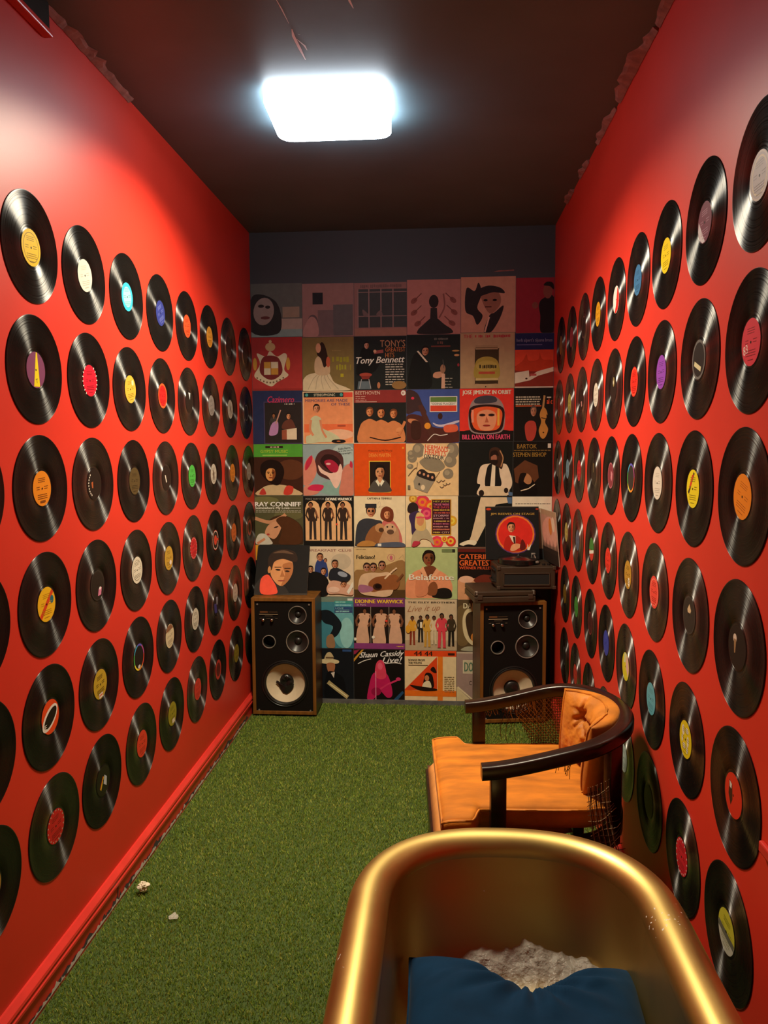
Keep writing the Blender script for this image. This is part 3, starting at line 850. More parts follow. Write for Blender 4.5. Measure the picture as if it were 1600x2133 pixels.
LAB_R = {
    (1, 1): ('light grey, cream-ringed', '#b7b2b4', [('ring', .72, .80, '#ddd2b0'), ('ring', .9, .98, '#cfc8be'), ('lines', '#9a9698')], 0),
    (1, 2): ('plum, white-segmented', '#6d1f3c', [('poly', [(.02, .62), (.06, .40), (.55, .97), (.38, .98), (.16, .86)], '#cfc8cc'), ('lines', '#b4889c')], 0),
    (1, 3): ('bright yellow', '#efd000', [('lines', '#9a8600')], 0),
    (1, 4): ('steel blue', '#3a6f9c', [('lines', '#23486a')], 0),
    (1, 5): ('red and white halved', '#e6dcd4', [('poly', [(.70, .06), (.96, .34), (.98, .62), (.80, .90), (.5, 1.0), (.30, .95), (.5, .72)], '#d82a22')], 0),
    (1, 6): ('amber yellow', '#d8981c', [('lines', '#7c5208')], 0),
    (1, 7): ('black, red-outlined', '#1a1412', [('ring', .9, .98, '#6a3a34')], 0),
    (1, 8): ('dusky red', '#8a2a34', [('lines', '#4d1218')], 0),
    (1, 9): ('tan brown', '#8c6230', [('lines', '#4d3414')], 0),
    (2, 1): ('coral red, white-marked', '#d8384a', [('text', '83', .10, .54, .34, .74, '#efe4dc', 0, -.2), ('lines', '#8c1824')], 0),
    (2, 2): ('black, grey-ringed', '#1f1f1f', [('ring', .86, 1.0, '#6a6a68'), ('rect', .22, .62, .76, .74, '#d8d0a4')], -.35),
    (2, 3): ('purple', '#8c44b0', [('lines', '#5c2a78')], 0),
    (2, 4): ('bright red', '#e02418', [('ring', .86, .92, '#ee5a38'), ('lines', '#8c100a')], 0),
    (2, 5): ('black, gold-marked', '#181410', [('ell', .55, .24, .14, .18, '#8a7a4c'), ('ell', .5, .26, .06, .08, '#d0c8b0')], 0),
    (2, 6): ('white oval-looking', '#d4ccbc', [('lines', '#8a8272')], 0),
    (2, 7): ('black, pink-flecked', '#17130f', [('poly', [(.4, .6), (.6, .56), (.7, .8), (.5, .84)], '#c48a84')], 0),
    (2, 8): ('pale yellow', '#b4ac54', [('lines', '#66601c')], 0),
    (2, 9): ('dull red', '#7c2420', [('lines', '#4a100e')], 0),
    (3, 1): ('orange, lightly printed', '#ee8a18', [('lines', '#b05c08')], -.3),
    (3, 2): ('yellow, red-and-black barred', '#e8d41c', [('poly', [(.12, .60), (.20, .66), (.62, .10), (.54, .06)], '#1c1a10'), ('poly', [(.22, .46), (.27, .50), (.48, .16), (.43, .13)], '#d83420'), ('poly', [(.32, .42), (.36, .45), (.56, .14), (.52, .12)], '#d83420'), ('lines', '#8c8010')], 0),
    (3, 3): ('white, faintly printed', '#d4ccbe', [('lines', '#aaa294')], 0),
    (3, 4): ('black, rainbow-ringed', '#232524', [('rainbow',)], 0),
    (3, 5): ('maroon, pink-scrawled', '#7a2a38', [('ring', .9, 1.0, '#a85a64'), ('poly', [(.55, .3), (.8, .42), (.7, .72), (.5, .6)], '#c07a84')], 0),
    (3, 6): ('dark brown, gold-smudged', '#1f1813', [('poly', [(.4, .1), (.58, .1), (.52, .5), (.42, .5)], '#6d5a34')], 0),
    (3, 7): ('crimson red', '#c8202a', [('lines', '#7a0e14')], 0),
    (3, 8): ('pale blue', '#7a9cae', [('lines', '#4a6474')], 0),
    (3, 9): ('ash grey', '#6f6a60', [('lines', '#46423a')], 0),
    (4, 1): ('black, small-figured', '#171412', [('ell', .36, .32, .10, .10, '#d8c8b4'), ('poly', [(.30, .34), (.44, .34), (.40, .64), (.34, .66)], '#9c7a54')], 0),
    (4, 2): ('dark grey, beige-marked', '#2a2723', [('ring', .92, 1.0, '#3a3632'), ('poly', [(.36, .36), (.52, .20), (.66, .36), (.6, .44), (.4, .44)], '#d0b890')], 0),
    (4, 3): ('coral, pale-rimmed', '#e2463a', [('ring', .78, .84, '#f0806a'), ('lines', '#9c2018')], 0),
    (4, 4): ('gold, white-nicked', '#b0852c', [('ell', .66, .74, .12, .16, '#e8dcc0'), ('lines', '#664a10')], 0),
    (4, 5): ('scarlet', '#d82c20', [('lines', '#8c140c')], 0),
    (4, 6): ('green-red, white-striped', '#2f7a34', [('half', .1, '#c83428'), ('poly', [(.02, .62), (.98, .48), (.98, .62), (.04, .76)], '#dcd8cc')], 0),
    (4, 7): ('slate blue', '#4a6478', [('lines', '#2c3c48')], 0),
    (4, 8): ('cream yellow', '#b8ae60', [('lines', '#6d6424')], 0),
    (4, 9): ('plain dark', BK, [], 0),
    (5, 1): ('red, silver-marked', '#cf2a1c', [('poly', [(.25, .22), (.42, .28), (.46, .62), (.36, .78), (.22, .56)], '#2a1512'), ('poly', [(.26, .24), (.40, .28), (.38, .40), (.28, .38)], '#d8d0c8')], 0),
    (5, 2): ('yellow and white mottled', '#d8c41c', [('ell', .3, .3, .1, .14, '#dcd8c8'), ('ell', .62, .24, .12, .08, '#dcd8c8'), ('ell', .7, .5, .08, .14, '#dcd8c8'), ('ell', .4, .7, .12, .08, '#dcd8c8'), ('ell', .24, .54, .06, .1, '#dcd8c8'), ('ell', .66, .74, .08, .1, '#dcd8c8'), ('lines', '#8c8210')], 0),
    (5, 3): ('light blue', '#58a4b4', [('lines', '#3c7682')], 0),
    (5, 4): ('yellow, pink-segmented', '#cfc42a', [('poly', [(.55, .5), (.6, .04), (.86, .16), (.98, .5), (.86, .82)], '#d8b0a4'), ('poly', [(.3, .04), (.6, .02), (.5, .36), (.26, .4)], '#c8d09c')], 0),
    (5, 5): ('royal blue', '#2f3c9c', [('lines', '#4a5ab8')], 0),
    (5, 6): ('dark, crimson-outlined', '#3a1414', [('ring', .9, 1.0, '#7c3434'), ('lines', '#6a2828')], 0),
    (5, 7): ('leaf green', '#46903c', [('lines', '#24541c')], 0),
    (5, 8): ('dark gold', '#7a5c1e', [('lines', '#4a360c')], 0),
    (6, 1): ('lime yellow, grey-banded', '#c8c43c', [('half', .12, '#c4c4b4'), ('rect', .02, .50, .98, .66, '#6a6a5c'), ('lines', '#7c7a1c'), ('rect', .3, .2, .62, .22, '#8a8820'), ('rect', .34, .28, .58, .30, '#8a8820')], -.12),
    (6, 2): ('red, white-studded', '#cc1c30', [('studs', '#d8d0c4'), ('lines', '#6a0c14')], 0),
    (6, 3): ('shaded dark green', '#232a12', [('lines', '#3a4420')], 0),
    (6, 4): ('pale blue-white', '#a8b8b4', [('lines', '#6d7a78')], 0),
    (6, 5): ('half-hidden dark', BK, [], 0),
    (6, 6): ('lemon yellow', '#c8b828', [('lines', '#6a600c')], 0),
    (6, 7): ('rust red', '#b83a2c', [('lines', '#6a1a10')], 0),
    (6, 8): ('black, faintly ringed', '#191613', [('ring', .8, .9, '#4a4844')], 0),
}
ROWW = {1: 'top', 2: 'second', 3: 'third', 4: 'fourth', 5: 'fifth', 6: 'bottom'}
ORD = ['', 'first', 'second', 'third', 'fourth', 'fifth', 'sixth', 'seventh', 'eighth', 'ninth']

def hang_records(side, table, labs):
    for (r, c), (y, z) in table.items():
        x = XL + .0004 if side == 'left' else XR - .0004
        o = bpy.data.objects.new('vinyl_record', DISC)
        COL.objects.link(o)
        o.location = (x, y, HC + z)
        # local z points into the room, local y up
        if side == 'left':
            mm = Matrix(((0, 0, 1), (1, 0, 0), (0, 1, 0)))
        else:
            mm = Matrix(((0, 0, -1), (-1, 0, 0), (0, 1, 0)))
        o.rotation_euler = mm.to_euler()
        if (r, c) in labs:
            words, base, marks, rot = labs[(r, c)]
            ncol = 8 if side == 'left' else 9
            lb = f'record with {words} label, {side} wall, {ROWW[r]} row, {ORD[ncol + 1 - c]} from the back corner'
        else:
            words, base, marks, rot = ('dark', '#b08a3c' if r == 6 else BK, [], 0)
            lb = f'partly seen black record in the {ROWW[r]} row, cut by the photo\'s left edge'
        marks = [k for k in marks if k[0] != 'blob']
        tag(o, lb, 'record', f'records on the {side} red wall')
        lab_art(base, marks, rot).build('center_label', o, 'label')
hang_records('left', LEFT, LAB_L)
hang_records('right', RIGHT, LAB_R)

# ================================================================== ALBUM COVERS
def cover(label, w=.312, h=.312, edge=(.55, .48, .36), group='album covers tiling the back wall'):
    me = bpy.data.meshes.new('album_cover')
    bm = bx(-w / 2, w / 2, -h / 2, h / 2, -.0030, 0)
    bm.to_mesh(me); bm.free()
    o = link('album_cover', me, 'card')
    return tag(o, label, 'album cover', group)

COLX = [-1.1275, -.832, -.524, -.213, .101, .418, .6525]
ROWZ = {1: [2.537, 2.224, 1.908, 1.591, 1.282, .981, .667, .346, .026], 2: [2.531, 2.220, 1.902, 1.589, 1.278, .973, .665, .346, .026], 3: [2.530, 2.220, 1.907, 1.596, 1.278, .968, .660, .341, .022],
        4: [2.541, 2.224, 1.907, 1.591, 1.278, .969, .655, .339, .012], 5: [2.550, 2.230, 1.909, 1.598, 1.277, .962, .652, .335, .014], 6: [2.539, 2.223, 1.908, 1.599, 1.274, .963, .652, .335, .014]}
def wall_cover(r, c, label):
    """returns an Art sized to the cover; the cover itself is hung on the back wall"""
    z1, z0 = ROWZ[c][r - 1], ROWZ[c][r]
    sh = lambda i: .0095 * ((z0 + z1) / 2 - 1.0) if 0 < i < 6 else 0
    x0, x1 = COLX[c - 1] + sh(c - 1), COLX[c] + sh(c)
    g = .0012
    w, h = x1 - x0 - 2 * g, z1 - z0 - 2 * g
    o = cover(label, w, h)
    o.location = ((x0 + x1) / 2, YB - .0005, (z0 + z1) / 2)
    o.rotation_euler = (PI / 2, 0, 0)
    return o, Art(w, h)

def done(oa): oa[1].build('printed_art', oa[0])

# ---- row 1
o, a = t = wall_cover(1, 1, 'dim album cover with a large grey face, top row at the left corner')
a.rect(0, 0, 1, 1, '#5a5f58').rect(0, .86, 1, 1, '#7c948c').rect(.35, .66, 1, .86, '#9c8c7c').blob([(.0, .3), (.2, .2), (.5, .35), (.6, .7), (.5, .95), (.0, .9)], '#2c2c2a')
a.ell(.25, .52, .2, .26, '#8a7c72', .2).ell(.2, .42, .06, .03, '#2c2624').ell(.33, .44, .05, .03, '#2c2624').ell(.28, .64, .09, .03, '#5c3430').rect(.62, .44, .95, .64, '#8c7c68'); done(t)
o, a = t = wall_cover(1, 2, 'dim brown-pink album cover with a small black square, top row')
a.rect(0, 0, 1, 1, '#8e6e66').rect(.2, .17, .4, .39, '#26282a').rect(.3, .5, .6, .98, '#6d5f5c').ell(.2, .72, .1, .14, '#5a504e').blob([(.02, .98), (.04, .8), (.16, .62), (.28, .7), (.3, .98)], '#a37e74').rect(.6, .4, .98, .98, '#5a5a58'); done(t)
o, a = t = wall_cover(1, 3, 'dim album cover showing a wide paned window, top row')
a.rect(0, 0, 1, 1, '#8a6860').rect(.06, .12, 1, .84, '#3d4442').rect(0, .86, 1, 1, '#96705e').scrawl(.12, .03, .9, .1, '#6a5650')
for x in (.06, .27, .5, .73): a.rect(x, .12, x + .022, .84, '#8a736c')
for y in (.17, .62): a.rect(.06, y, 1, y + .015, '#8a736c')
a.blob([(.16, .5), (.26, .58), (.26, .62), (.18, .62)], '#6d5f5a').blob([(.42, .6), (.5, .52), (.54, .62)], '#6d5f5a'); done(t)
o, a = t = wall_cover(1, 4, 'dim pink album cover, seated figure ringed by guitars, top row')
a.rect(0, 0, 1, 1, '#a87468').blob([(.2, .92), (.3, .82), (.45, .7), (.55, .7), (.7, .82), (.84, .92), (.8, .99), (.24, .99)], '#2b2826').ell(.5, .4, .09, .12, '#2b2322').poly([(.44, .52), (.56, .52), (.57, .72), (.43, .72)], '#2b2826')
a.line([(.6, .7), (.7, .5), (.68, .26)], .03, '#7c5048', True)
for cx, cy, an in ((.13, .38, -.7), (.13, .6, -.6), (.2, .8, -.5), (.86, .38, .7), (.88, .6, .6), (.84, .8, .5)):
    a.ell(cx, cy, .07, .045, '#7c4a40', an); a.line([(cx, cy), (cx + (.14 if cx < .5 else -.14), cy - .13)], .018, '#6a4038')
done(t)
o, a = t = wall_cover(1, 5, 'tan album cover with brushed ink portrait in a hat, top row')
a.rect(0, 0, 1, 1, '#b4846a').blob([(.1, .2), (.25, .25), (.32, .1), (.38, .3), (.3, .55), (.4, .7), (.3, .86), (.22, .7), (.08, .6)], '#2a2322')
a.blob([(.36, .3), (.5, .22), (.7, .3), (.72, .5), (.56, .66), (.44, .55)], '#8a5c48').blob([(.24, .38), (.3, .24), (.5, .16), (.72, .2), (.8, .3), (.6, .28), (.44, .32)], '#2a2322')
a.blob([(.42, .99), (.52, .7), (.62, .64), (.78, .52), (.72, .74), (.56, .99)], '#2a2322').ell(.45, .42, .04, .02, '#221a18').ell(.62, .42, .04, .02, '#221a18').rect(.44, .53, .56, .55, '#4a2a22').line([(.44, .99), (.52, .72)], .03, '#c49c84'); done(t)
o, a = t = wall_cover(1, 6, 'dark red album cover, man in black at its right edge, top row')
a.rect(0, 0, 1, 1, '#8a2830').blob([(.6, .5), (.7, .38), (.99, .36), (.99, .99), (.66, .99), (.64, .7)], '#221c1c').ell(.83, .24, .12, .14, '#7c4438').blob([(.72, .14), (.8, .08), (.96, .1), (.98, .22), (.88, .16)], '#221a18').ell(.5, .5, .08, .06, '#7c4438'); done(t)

# ---- row 2
o, a = t = wall_cover(2, 1, 'red album cover bearing a cream heraldic crest, second row')
a.rect(0, 0, 1, 1, '#9c3430').rect(0, .96, 1, 1, '#8a2c28').blob([(.04, .72), (.16, .5), (.1, .3), (.28, .36), (.36, .26), (.5, .36), (.64, .3), (.7, .36), (.64, .6), (.72, .72), (.5, .84), (.38, .92), (.2, .84)], '#c4b898')
a.blob([(.16, .66), (.2, .4), (.36, .34), (.54, .4), (.6, .66), (.38, .8)], '#6d2a28').ell(.37, .18, .1, .08, '#b89c6c').ell(.37, .08, .03, .03, '#c4ac7c').rect(.24, .46, .37, .58, '#b88838').rect(.38, .46, .52, .58, '#c4b898').rect(.24, .58, .37, .7, '#c4b898').rect(.38, .58, .52, .7, '#b88838')
a.ell(.06, .5, .04, .12, '#b88838').ell(.72, .5, .04, .12, '#b88838')
for k in range(9): a.ell(.1 + .065 * k, .76 + .09 * math.sin(PI * k / 8), .018, .018, '#6d5a44', n=8)
done(t)
o, a = t = wall_cover(2, 2, 'olive album cover, woman in a wide white gown, second row')
a.rect(0, 0, 1, 1, '#77683c').blob([(.0, .99), (.04, .74), (.24, .66), (.5, .66), (.62, .84), (.86, .94), (.86, .99)], '#c8bc98').blob([(.26, .68), (.24, .44), (.34, .34), (.5, .44), (.52, .68)], '#bca480').blob([(.28, .3), (.36, .1), (.44, .16), (.5, .44), (.42, .56), (.36, .4)], '#2c1c14').ell(.31, .2, .05, .09, '#c0906c').ell(.5, .46, .04, .1, '#b0583c')
for k in range(5): a.line([(.1 + .15 * k, .97), (.2 + .08 * k, .78), (.28 + .05 * k, .7)], .012, '#a89c7c', True)
a.scrawl(.58, .24, .76, .262, '#8c7a48', 2).scrawl(.58, .36, .92, .47, '#8c8a28', 3).scrawl(.58, .50, .94, .62, '#94922c', 4)
a.rect(.74, .68, .8, .74, '#a8a028'); done(t)
o, a = t = wall_cover(2, 3, 'black album cover, white script over a bar-stool singer, second row')
a.rect(0, 0, 1, 1, '#1d2120').blob([(.04, .7), (.12, .3), (.2, .2), (.34, .26), (.46, .3), (.52, .4), (.44, .6), (.3, .7)], '#11100f').face(.24, .17, .055, '#b88a70').line([(.38, .3), (.56, .28)], .06, '#8c4a44').ell(.4, .28, .03, .03, '#c09478')
a.text("TONY'S", .5, .07, .98, .2, '#a8805c').text('GREATEST', .6, .21, .98, .29, '#b86f3c').text('HITS', .6, .31, .77, .4, '#b8743c').text('Tony Bennett', .02, .38, .96, .54, '#d8d4c8', .05, -.02, .003)
a.lines(.6, .52, .96, 9, .047, .018, '#b8b4a4', 4).ell(.22, .72, .12, .04, '#9c4434').poly([(.13, .74), (.31, .74), (.28, .8), (.15, .8)], '#7c3028').poly([(.06, .99), (.08, .84), (.3, .84), (.32, .99)], '#5a6a70').line([(.14, .8), (.1, .98)], .012, '#a8a8a4').line([(.28, .8), (.32, .98)], .012, '#a8a8a4').ell(.86, .92, .14, .08, '#8a6a3c').ell(.47, .92, .03, .06, '#a8704c'); done(t)
o, a = t = wall_cover(2, 4, 'black album cover, man at a microphone in profile, second row')
a.rect(0, 0, 1, 1, '#1f2421').blob([(.04, .98), (.08, .5), (.2, .32), (.36, .42), (.46, .7), (.44, .98)], '#141513').face(.35, .3, .075, '#b07f62', tilt=.2).poly([(.19, .3), (.22, .29), (.4, .5), (.36, .5)], '#c8bca4').blob([(.5, .78), (.52, .7), (.66, .68), (.7, .74), (.6, .8)], '#b88a6c').ell(.68, .63, .05, .08, '#8c6a50').poly([(.65, .99), (.66, .72), (.72, .72), (.72, .99)], '#c09a80').line([(.7, .62), (.68, .46)], .012, '#4a4a46')
a.scrawl(.52, .06, .78, .1, '#6a6a60', 2).scrawl(.58, .12, .68, .18, '#6a4a3c', 3).rect(.46, .2, .82, .225, '#6a3c30').lines(.72, .8, .86, 4, .055, .014, '#8c8a7c', 6).ell(.92, .3, .07, .016, '#a8844c').ell(.94, .38, .05, .02, '#b88a5c').ell(.97, .56, .02, .03, '#8c2c34'); done(t)
o, a = t = wall_cover(2, 5, 'beige album cover with a glass jar of spread, second row')
a.rect(0, 0, 1, 1, '#a68c66').text('THE', .06, .03, .22, .09, '#a83a3c', 0, 0, .002).scrawl(.27, .03, .56, .09, '#a83a3c', 5).scrawl(.61, .03, .92, .09, '#a83a3c', 6).blob([(.27, .34), (.3, .28), (.68, .28), (.71, .34), (.7, .88), (.66, .92), (.3, .92), (.27, .88)], '#3d2f1c').rect(.28, .22, .69, .3, '#9c8460').rect(.28, .26, .69, .275, '#6d5838').blob([(.28, .54), (.4, .44), (.58, .44), (.7, .54), (.7, .82), (.28, .82)], '#9c8a3c').ell(.49, .6, .2, .1, '#a89448')
a.scrawl(.3, .575, .68, .645, '#2a2216', 7).rect(.34, .7, .64, .745, '#a84a34').rect(.28, .82, .7, .86, '#b8a46c').ell(.47, .975, .012, .012, '#2a2016'); done(t)
o, a = t = wall_cover(2, 6, 'blue and orange album cover of an arena skyline, second row')
a.rect(0, 0, 1, 1, '#7c2c20').rect(0, 0, 1, .3, '#23264a').text("herb alpert's tijuana brass", .04, .09, .96, .17, '#8c8494').rect(.04, .2, .7, .215, '#5c5478').rect(0, .3, 1, .6, '#c8442a').blob([(.02, .6), (.2, .5), (.3, .38), (.36, .5), (.6, .48), (.64, .36), (.72, .48), (.98, .5), (.98, .68), (.02, .68)], '#b0381f')
a.poly([(0, .72), (.36, .68), (.38, .8), (.58, .7), (.78, .66), (1, .62), (1, .7), (.6, .78), (.4, .86), (0, .92)], '#c8bca4').rect(.4, .74, .56, .78, '#a84a44').ell(.3, .83, .03, .015, '#3a2018').rect(0, .975, 1, 1, '#b8a898'); done(t)

# ---- row 3
o, a = t = wall_cover(3, 1, 'navy album cover with pink script and a bass player, third row')
a.rect(0, 0, 1, 1, '#262c4c').rect(.24, .22, 1, 1, '#2a2321').frame(.22, .2, 1.0, 1.0, .015, '#4a3f5c').text('Cazimero', .3, .1, .84, .22, '#b83454', .03, 0, .002).scrawl(.64, .235, .84, .262, '#c8c0b0', 5)
a.figure(.42, .42, .98, '#3d3834', '#2a2523').blob([(.32, .82), (.38, .62), (.5, .58), (.5, .78), (.42, .84)], '#a87aa4').line([(.46, .62), (.56, .36)], .025, '#b08470').poly([(.58, .74), (.88, .7), (.88, .92), (.58, .92)], '#c8b89c').poly([(.58, .74), (.68, .73), (.68, .92), (.58, .92)], '#8a4a34').face(.72, .48, .05).blob([(.6, .62), (.68, .55), (.78, .54), (.84, .64), (.84, .7), (.6, .72)], '#5c3428'); done(t)
o, a = t = wall_cover(3, 2, 'orange album cover, reclining woman in a pale dress, third row')
a.rect(0, 0, 1, 1, '#d8b890').rect(.02, .02, .98, .98, '#e08a5c').rect(.02, .62, .98, .78, '#dc6a40').ell(.7, .82, .3, .1, '#e8a888').rect(.02, .02, .98, .11, '#1f2a28').text('STEREOPHONIC', .22, .04, .64, .09, '#e0d0b0').ell(.08, .065, .03, .03, '#4a9c94').ell(.76, .065, .03, .03, '#4a9c94').rect(.8, .02, .98, .11, '#d04a38')
a.text('MEMORIES ARE MADE', .05, .145, .88, .2, '#4a4664', 0, 0, .001).text('OF THESE', .56, .22, .93, .27, '#4a4664', 0, 0, .001).blob([(.08, .99), (.06, .86), (.16, .8), (.14, .56), (.24, .46), (.36, .52), (.36, .68), (.6, .8), (.72, .9), (.6, .96), (.3, .97)], '#b4b894').line([(.16, .54), (.14, .72), (.2, .84)], .045, '#c4805c', True).line([(.34, .54), (.38, .74), (.46, .88)], .04, '#c4805c', True).face(.27, .33, .07, '#c88a64').rect(.68, .64, .84, .665, '#9c4a34').ell(.7, .95, .14, .035, '#1a1614').ell(.7, .95, .04, .01, '#c8703c'); done(t)
o, a = t = wall_cover(3, 3, 'maroon-topped album cover with three women on black, third row')
a.rect(0, 0, 1, 1, '#1e1f1d').rect(0, 0, 1, .24, '#84302c').text('BEETHOVEN', .03, .02, .5, .085, '#c8b4a0').lines(.03, .115, .24, 3, .035, .012, '#c09a8c', 2).rect(.03, .215, .44, .23, '#c0a090').ell(.95, .06, .045, .05, '#d8d0c4').rect(.935, .04, .95, .08, '#84302c')
for cx, cy, sc, hc in ((.3, .42, .075, '#6a3a1e'), (.76, .46, .075, '#6a3a1e'), (.52, .44, .085, '#2c1610')):
    a.blob([(cx - .22, 1.0), (cx - .18, cy + .25), (cx - .05, cy + .14), (cx + .05, cy + .14), (cx + .18, cy + .25), (cx + .2, 1.0)], '#c07a4a'); a.face(cx, cy, sc, '#c88654', hc, shade='#8c4c28')
a.line([(.98, .6), (.92, .74), (.86, .86)], .05, '#c07a4a', True).ell(.86, .76, .06, .04, '#c88654', -.6).line([(.3, .9), (.6, .96), (.9, .9)], .02, '#2a1a12', True); done(t)
o, a = t = wall_cover(3, 4, 'blue album cover, biplane scene with a striped sign, third row')
a.rect(0, 0, 1, 1, '#3c4f8e').blob([(.0, .5), (.3, .5), (.5, .7), (.98, .76), (.99, .99), (.0, .99)], '#4a2620').blob([(.0, .02), (.2, .06), (.3, .26), (.38, .44), (.2, .4), (.0, .44)], '#3c2a2a').poly([(.22, .3), (.3, .28), (.62, .98), (.48, .98)], '#4c2c24').frame(.44, .13, .96, .42, .014, '#e0d8c8').rect(.454, .144, .946, .235, '#5a7a3a').rect(.454, .235, .946, .3, '#e0d8c8').rect(.454, .3, .946, .406, '#c8442a').text('"GOING PLACES!!"', .47, .248, .93, .288, '#2a2420')
a.ell(.64, .5, .045, .06, '#3a2018').blob([(.5, .62), (.66, .66), (.98, .58), (.98, .62), (.7, .7), (.56, .68)], '#b8b4c4').blob([(.72, .68), (.94, .66), (.96, .78), (.74, .8)], '#c85a3c').ell(.4, .68, .06, .06, '#d08a2c').line([(.4, .96), (.52, .84), (.64, .86), (.78, .84)], .014, '#d0c8bc', True).ell(.14, .6, .12, .05, '#b87850', .3).ell(.12, .16, .03, .025, '#c8344c').blob([(.1, .6), (.26, .62), (.26, .9), (.1, .9)], '#3a2018'); done(t)
o, a = t = wall_cover(3, 5, 'red album cover with an astronaut helmet, third row')
a.rect(0, 0, 1, 1, '#cf3428').rect(0, .8, 1, 1, '#171412').blob([(.0, .84), (.2, .78), (.8, .78), (1.0, .84), (1.0, .9), (.0, .9)], '#1c1614').blob([(.16, .62), (.2, .3), (.34, .16), (.62, .14), (.8, .3), (.84, .62), (.74, .84), (.26, .84)], '#8c7c78').blob([(.3, .18), (.48, .13), (.66, .16), (.66, .26), (.3, .28)], '#3d3c44').blob([(.18, .62), (.2, .36), (.5, .3), (.8, .36), (.82, .62), (.72, .82), (.28, .82)], '#2a1614')
a.blob([(.22, .6), (.24, .4), (.5, .34), (.76, .4), (.78, .6), (.68, .78), (.32, .78)], '#e0572c').blob([(.34, .46), (.5, .4), (.66, .46), (.68, .62), (.6, .78), (.4, .78), (.32, .62)], '#cf8a64').ell(.42, .5, .06, .025, '#2a1410').ell(.59, .5, .06, .025, '#2a1410').poly([(.5, .52), (.54, .64), (.47, .64)], '#a8583c').ell(.5, .7, .07, .018, '#8a2a20').rect(.22, .4, .26, .64, '#e88a70').rect(.7, .38, .74, .7, '#d8a03c')
a.text('JOSE JIMENEZ IN ORBIT', .05, .03, .95, .13, '#e0d0b8', 0, 0, .003).text('BILL DANA ON EARTH', .05, .87, .93, .96, '#d04a6c', 0, 0, .003); done(t)
o, a = t = wall_cover(3, 6, 'black album cover, man beside a violin, third row')
a.rect(0, 0, 1, 1, '#1a1512').lines(.04, .155, .68, 4, .045, .022, '#b8ac94', 9).rect(.04, .325, .7, .345, '#c8562c').rect(.84, .165, .95, .185, '#c8bca4').text('al c', .84, .2, .98, .3, '#d8502c', 0, 0, .003).blob([(.28, .72), (.38, .62), (.54, .64), (.58, .8), (.5, .98), (.34, .98)], '#a83c30').face(.5, .44, .085, '#a8745a', '#54423a').blob([(.66, .5), (.72, .38), (.8, .38), (.86, .5), (.8, .64), (.88, .78), (.8, .94), (.7, .94), (.64, .8), (.7, .64)], '#b07838').line([(.74, .4), (.78, .14)], .05, '#a87c4c').line([(.7, .56), (.82, .58)], .015, '#2a160c').ell(.76, .84, .02, .014, '#2a160c').line([(.84, .5), (.86, .6)], .02, '#2a160c'); done(t)

# ---- row 4
o, a = t = wall_cover(4, 1, 'green-banded album cover over a dark painted portrait, fourth row')
a.rect(0, 0, 1, 1, '#3a1f14').rect(0, 0, 1, .25, '#4a9030').text('GYPSY MUSIC', .14, .11, .7, .17, '#a8b834').rect(.24, .035, .6, .075, '#2a1a14').scrawl(.32, .04, .52, .07, '#d8b8a0', 4).rect(.18, .205, .68, .225, '#8cb84c').ell(.75, .5, .3, .2, '#54301c')
a.blob([(.06, 1.0), (.16, .86), (.32, .8), (.6, .8), (.84, .88), (.95, 1.0)], '#b8a078').blob([(.6, .98), (.66, .82), (.8, .84), (.76, .98)], '#b83a2c').blob([(.1, .98), (.18, .86), (.24, .98)], '#a8342c').blob([(.14, .56), (.16, .38), (.34, .3), (.54, .36), (.62, .56), (.5, .8), (.3, .74)], '#1c0f0a').face(.34, .58, .13, '#c88c50', '#1c0f0a', tilt=.1, shade='#7c4422'); done(t)
o, a = t = wall_cover(4, 2, 'album cover of red-nailed fingers holding a bitten chocolate, fourth row')
a.rect(0, 0, 1, 1, '#84989a').ell(.8, .2, .24, .2, '#9cb0ac').ell(.6, .85, .3, .14, '#7a9c94').blob([(.24, .3), (.34, .14), (.54, .1), (.76, .2), (.8, .4), (.74, .6), (.6, .7), (.34, .62), (.26, .5)], '#4a2a28').blob([(.34, .34), (.44, .2), (.62, .22), (.74, .36), (.66, .52), (.5, .5)], '#2c1614').blob([(.3, .4), (.4, .5), (.56, .56), (.68, .48), (.74, .38), (.78, .54), (.7, .8), (.62, .84), (.5, .64), (.34, .54)], '#dcb4a4').blob([(.42, .34), (.56, .3), (.7, .42), (.66, .54), (.54, .52)], '#9c2038').ell(.5, .38, .05, .02, '#e0a8a4')
a.blob([(.0, .78), (.0, .5), (.06, .32), (.16, .22), (.24, .34), (.26, .56), (.14, .76)], '#c07c68').blob([(.04, .5), (.06, .34), (.17, .21), (.18, .32), (.1, .46)], '#b02840').blob([(.0, .98), (.02, .82), (.2, .78), (.36, .8), (.3, .94), (.16, .99)], '#c07c68').blob([(.08, .86), (.2, .78), (.4, .8), (.34, .9), (.18, .9)], '#b8284a').blob([(.72, .98), (.74, .74), (.8, .46), (.96, .38), (.99, .6), (.99, .98)], '#b87460').blob([(.92, .42), (.94, .32), (.98, .38), (.97, .46)], '#b02840')
a.text('Eddie Harris', .7, .06, .94, .1, '#20242a', 0, -.12).text("That is why you're", .66, .11, .98, .15, '#20242a', 0, -.12).text('Overweight', .72, .16, .96, .2, '#20242a', 0, -.12); done(t)
o, a = t = wall_cover(4, 3, 'orange album cover with a small framed portrait, fourth row')
a.rect(0, 0, 1, 1, '#c84c14').rect(0, 0, 1, .012, '#e0d4c0').text('Welcome to My World', .27, .13, .74, .18, '#4a1c0c').text('DEAN MARTIN', .29, .2, .71, .27, '#e08a3c', 0, 0, .001).rect(.29, .34, .71, .94, '#d8b03c').rect(.303, .355, .697, .925, '#221611')
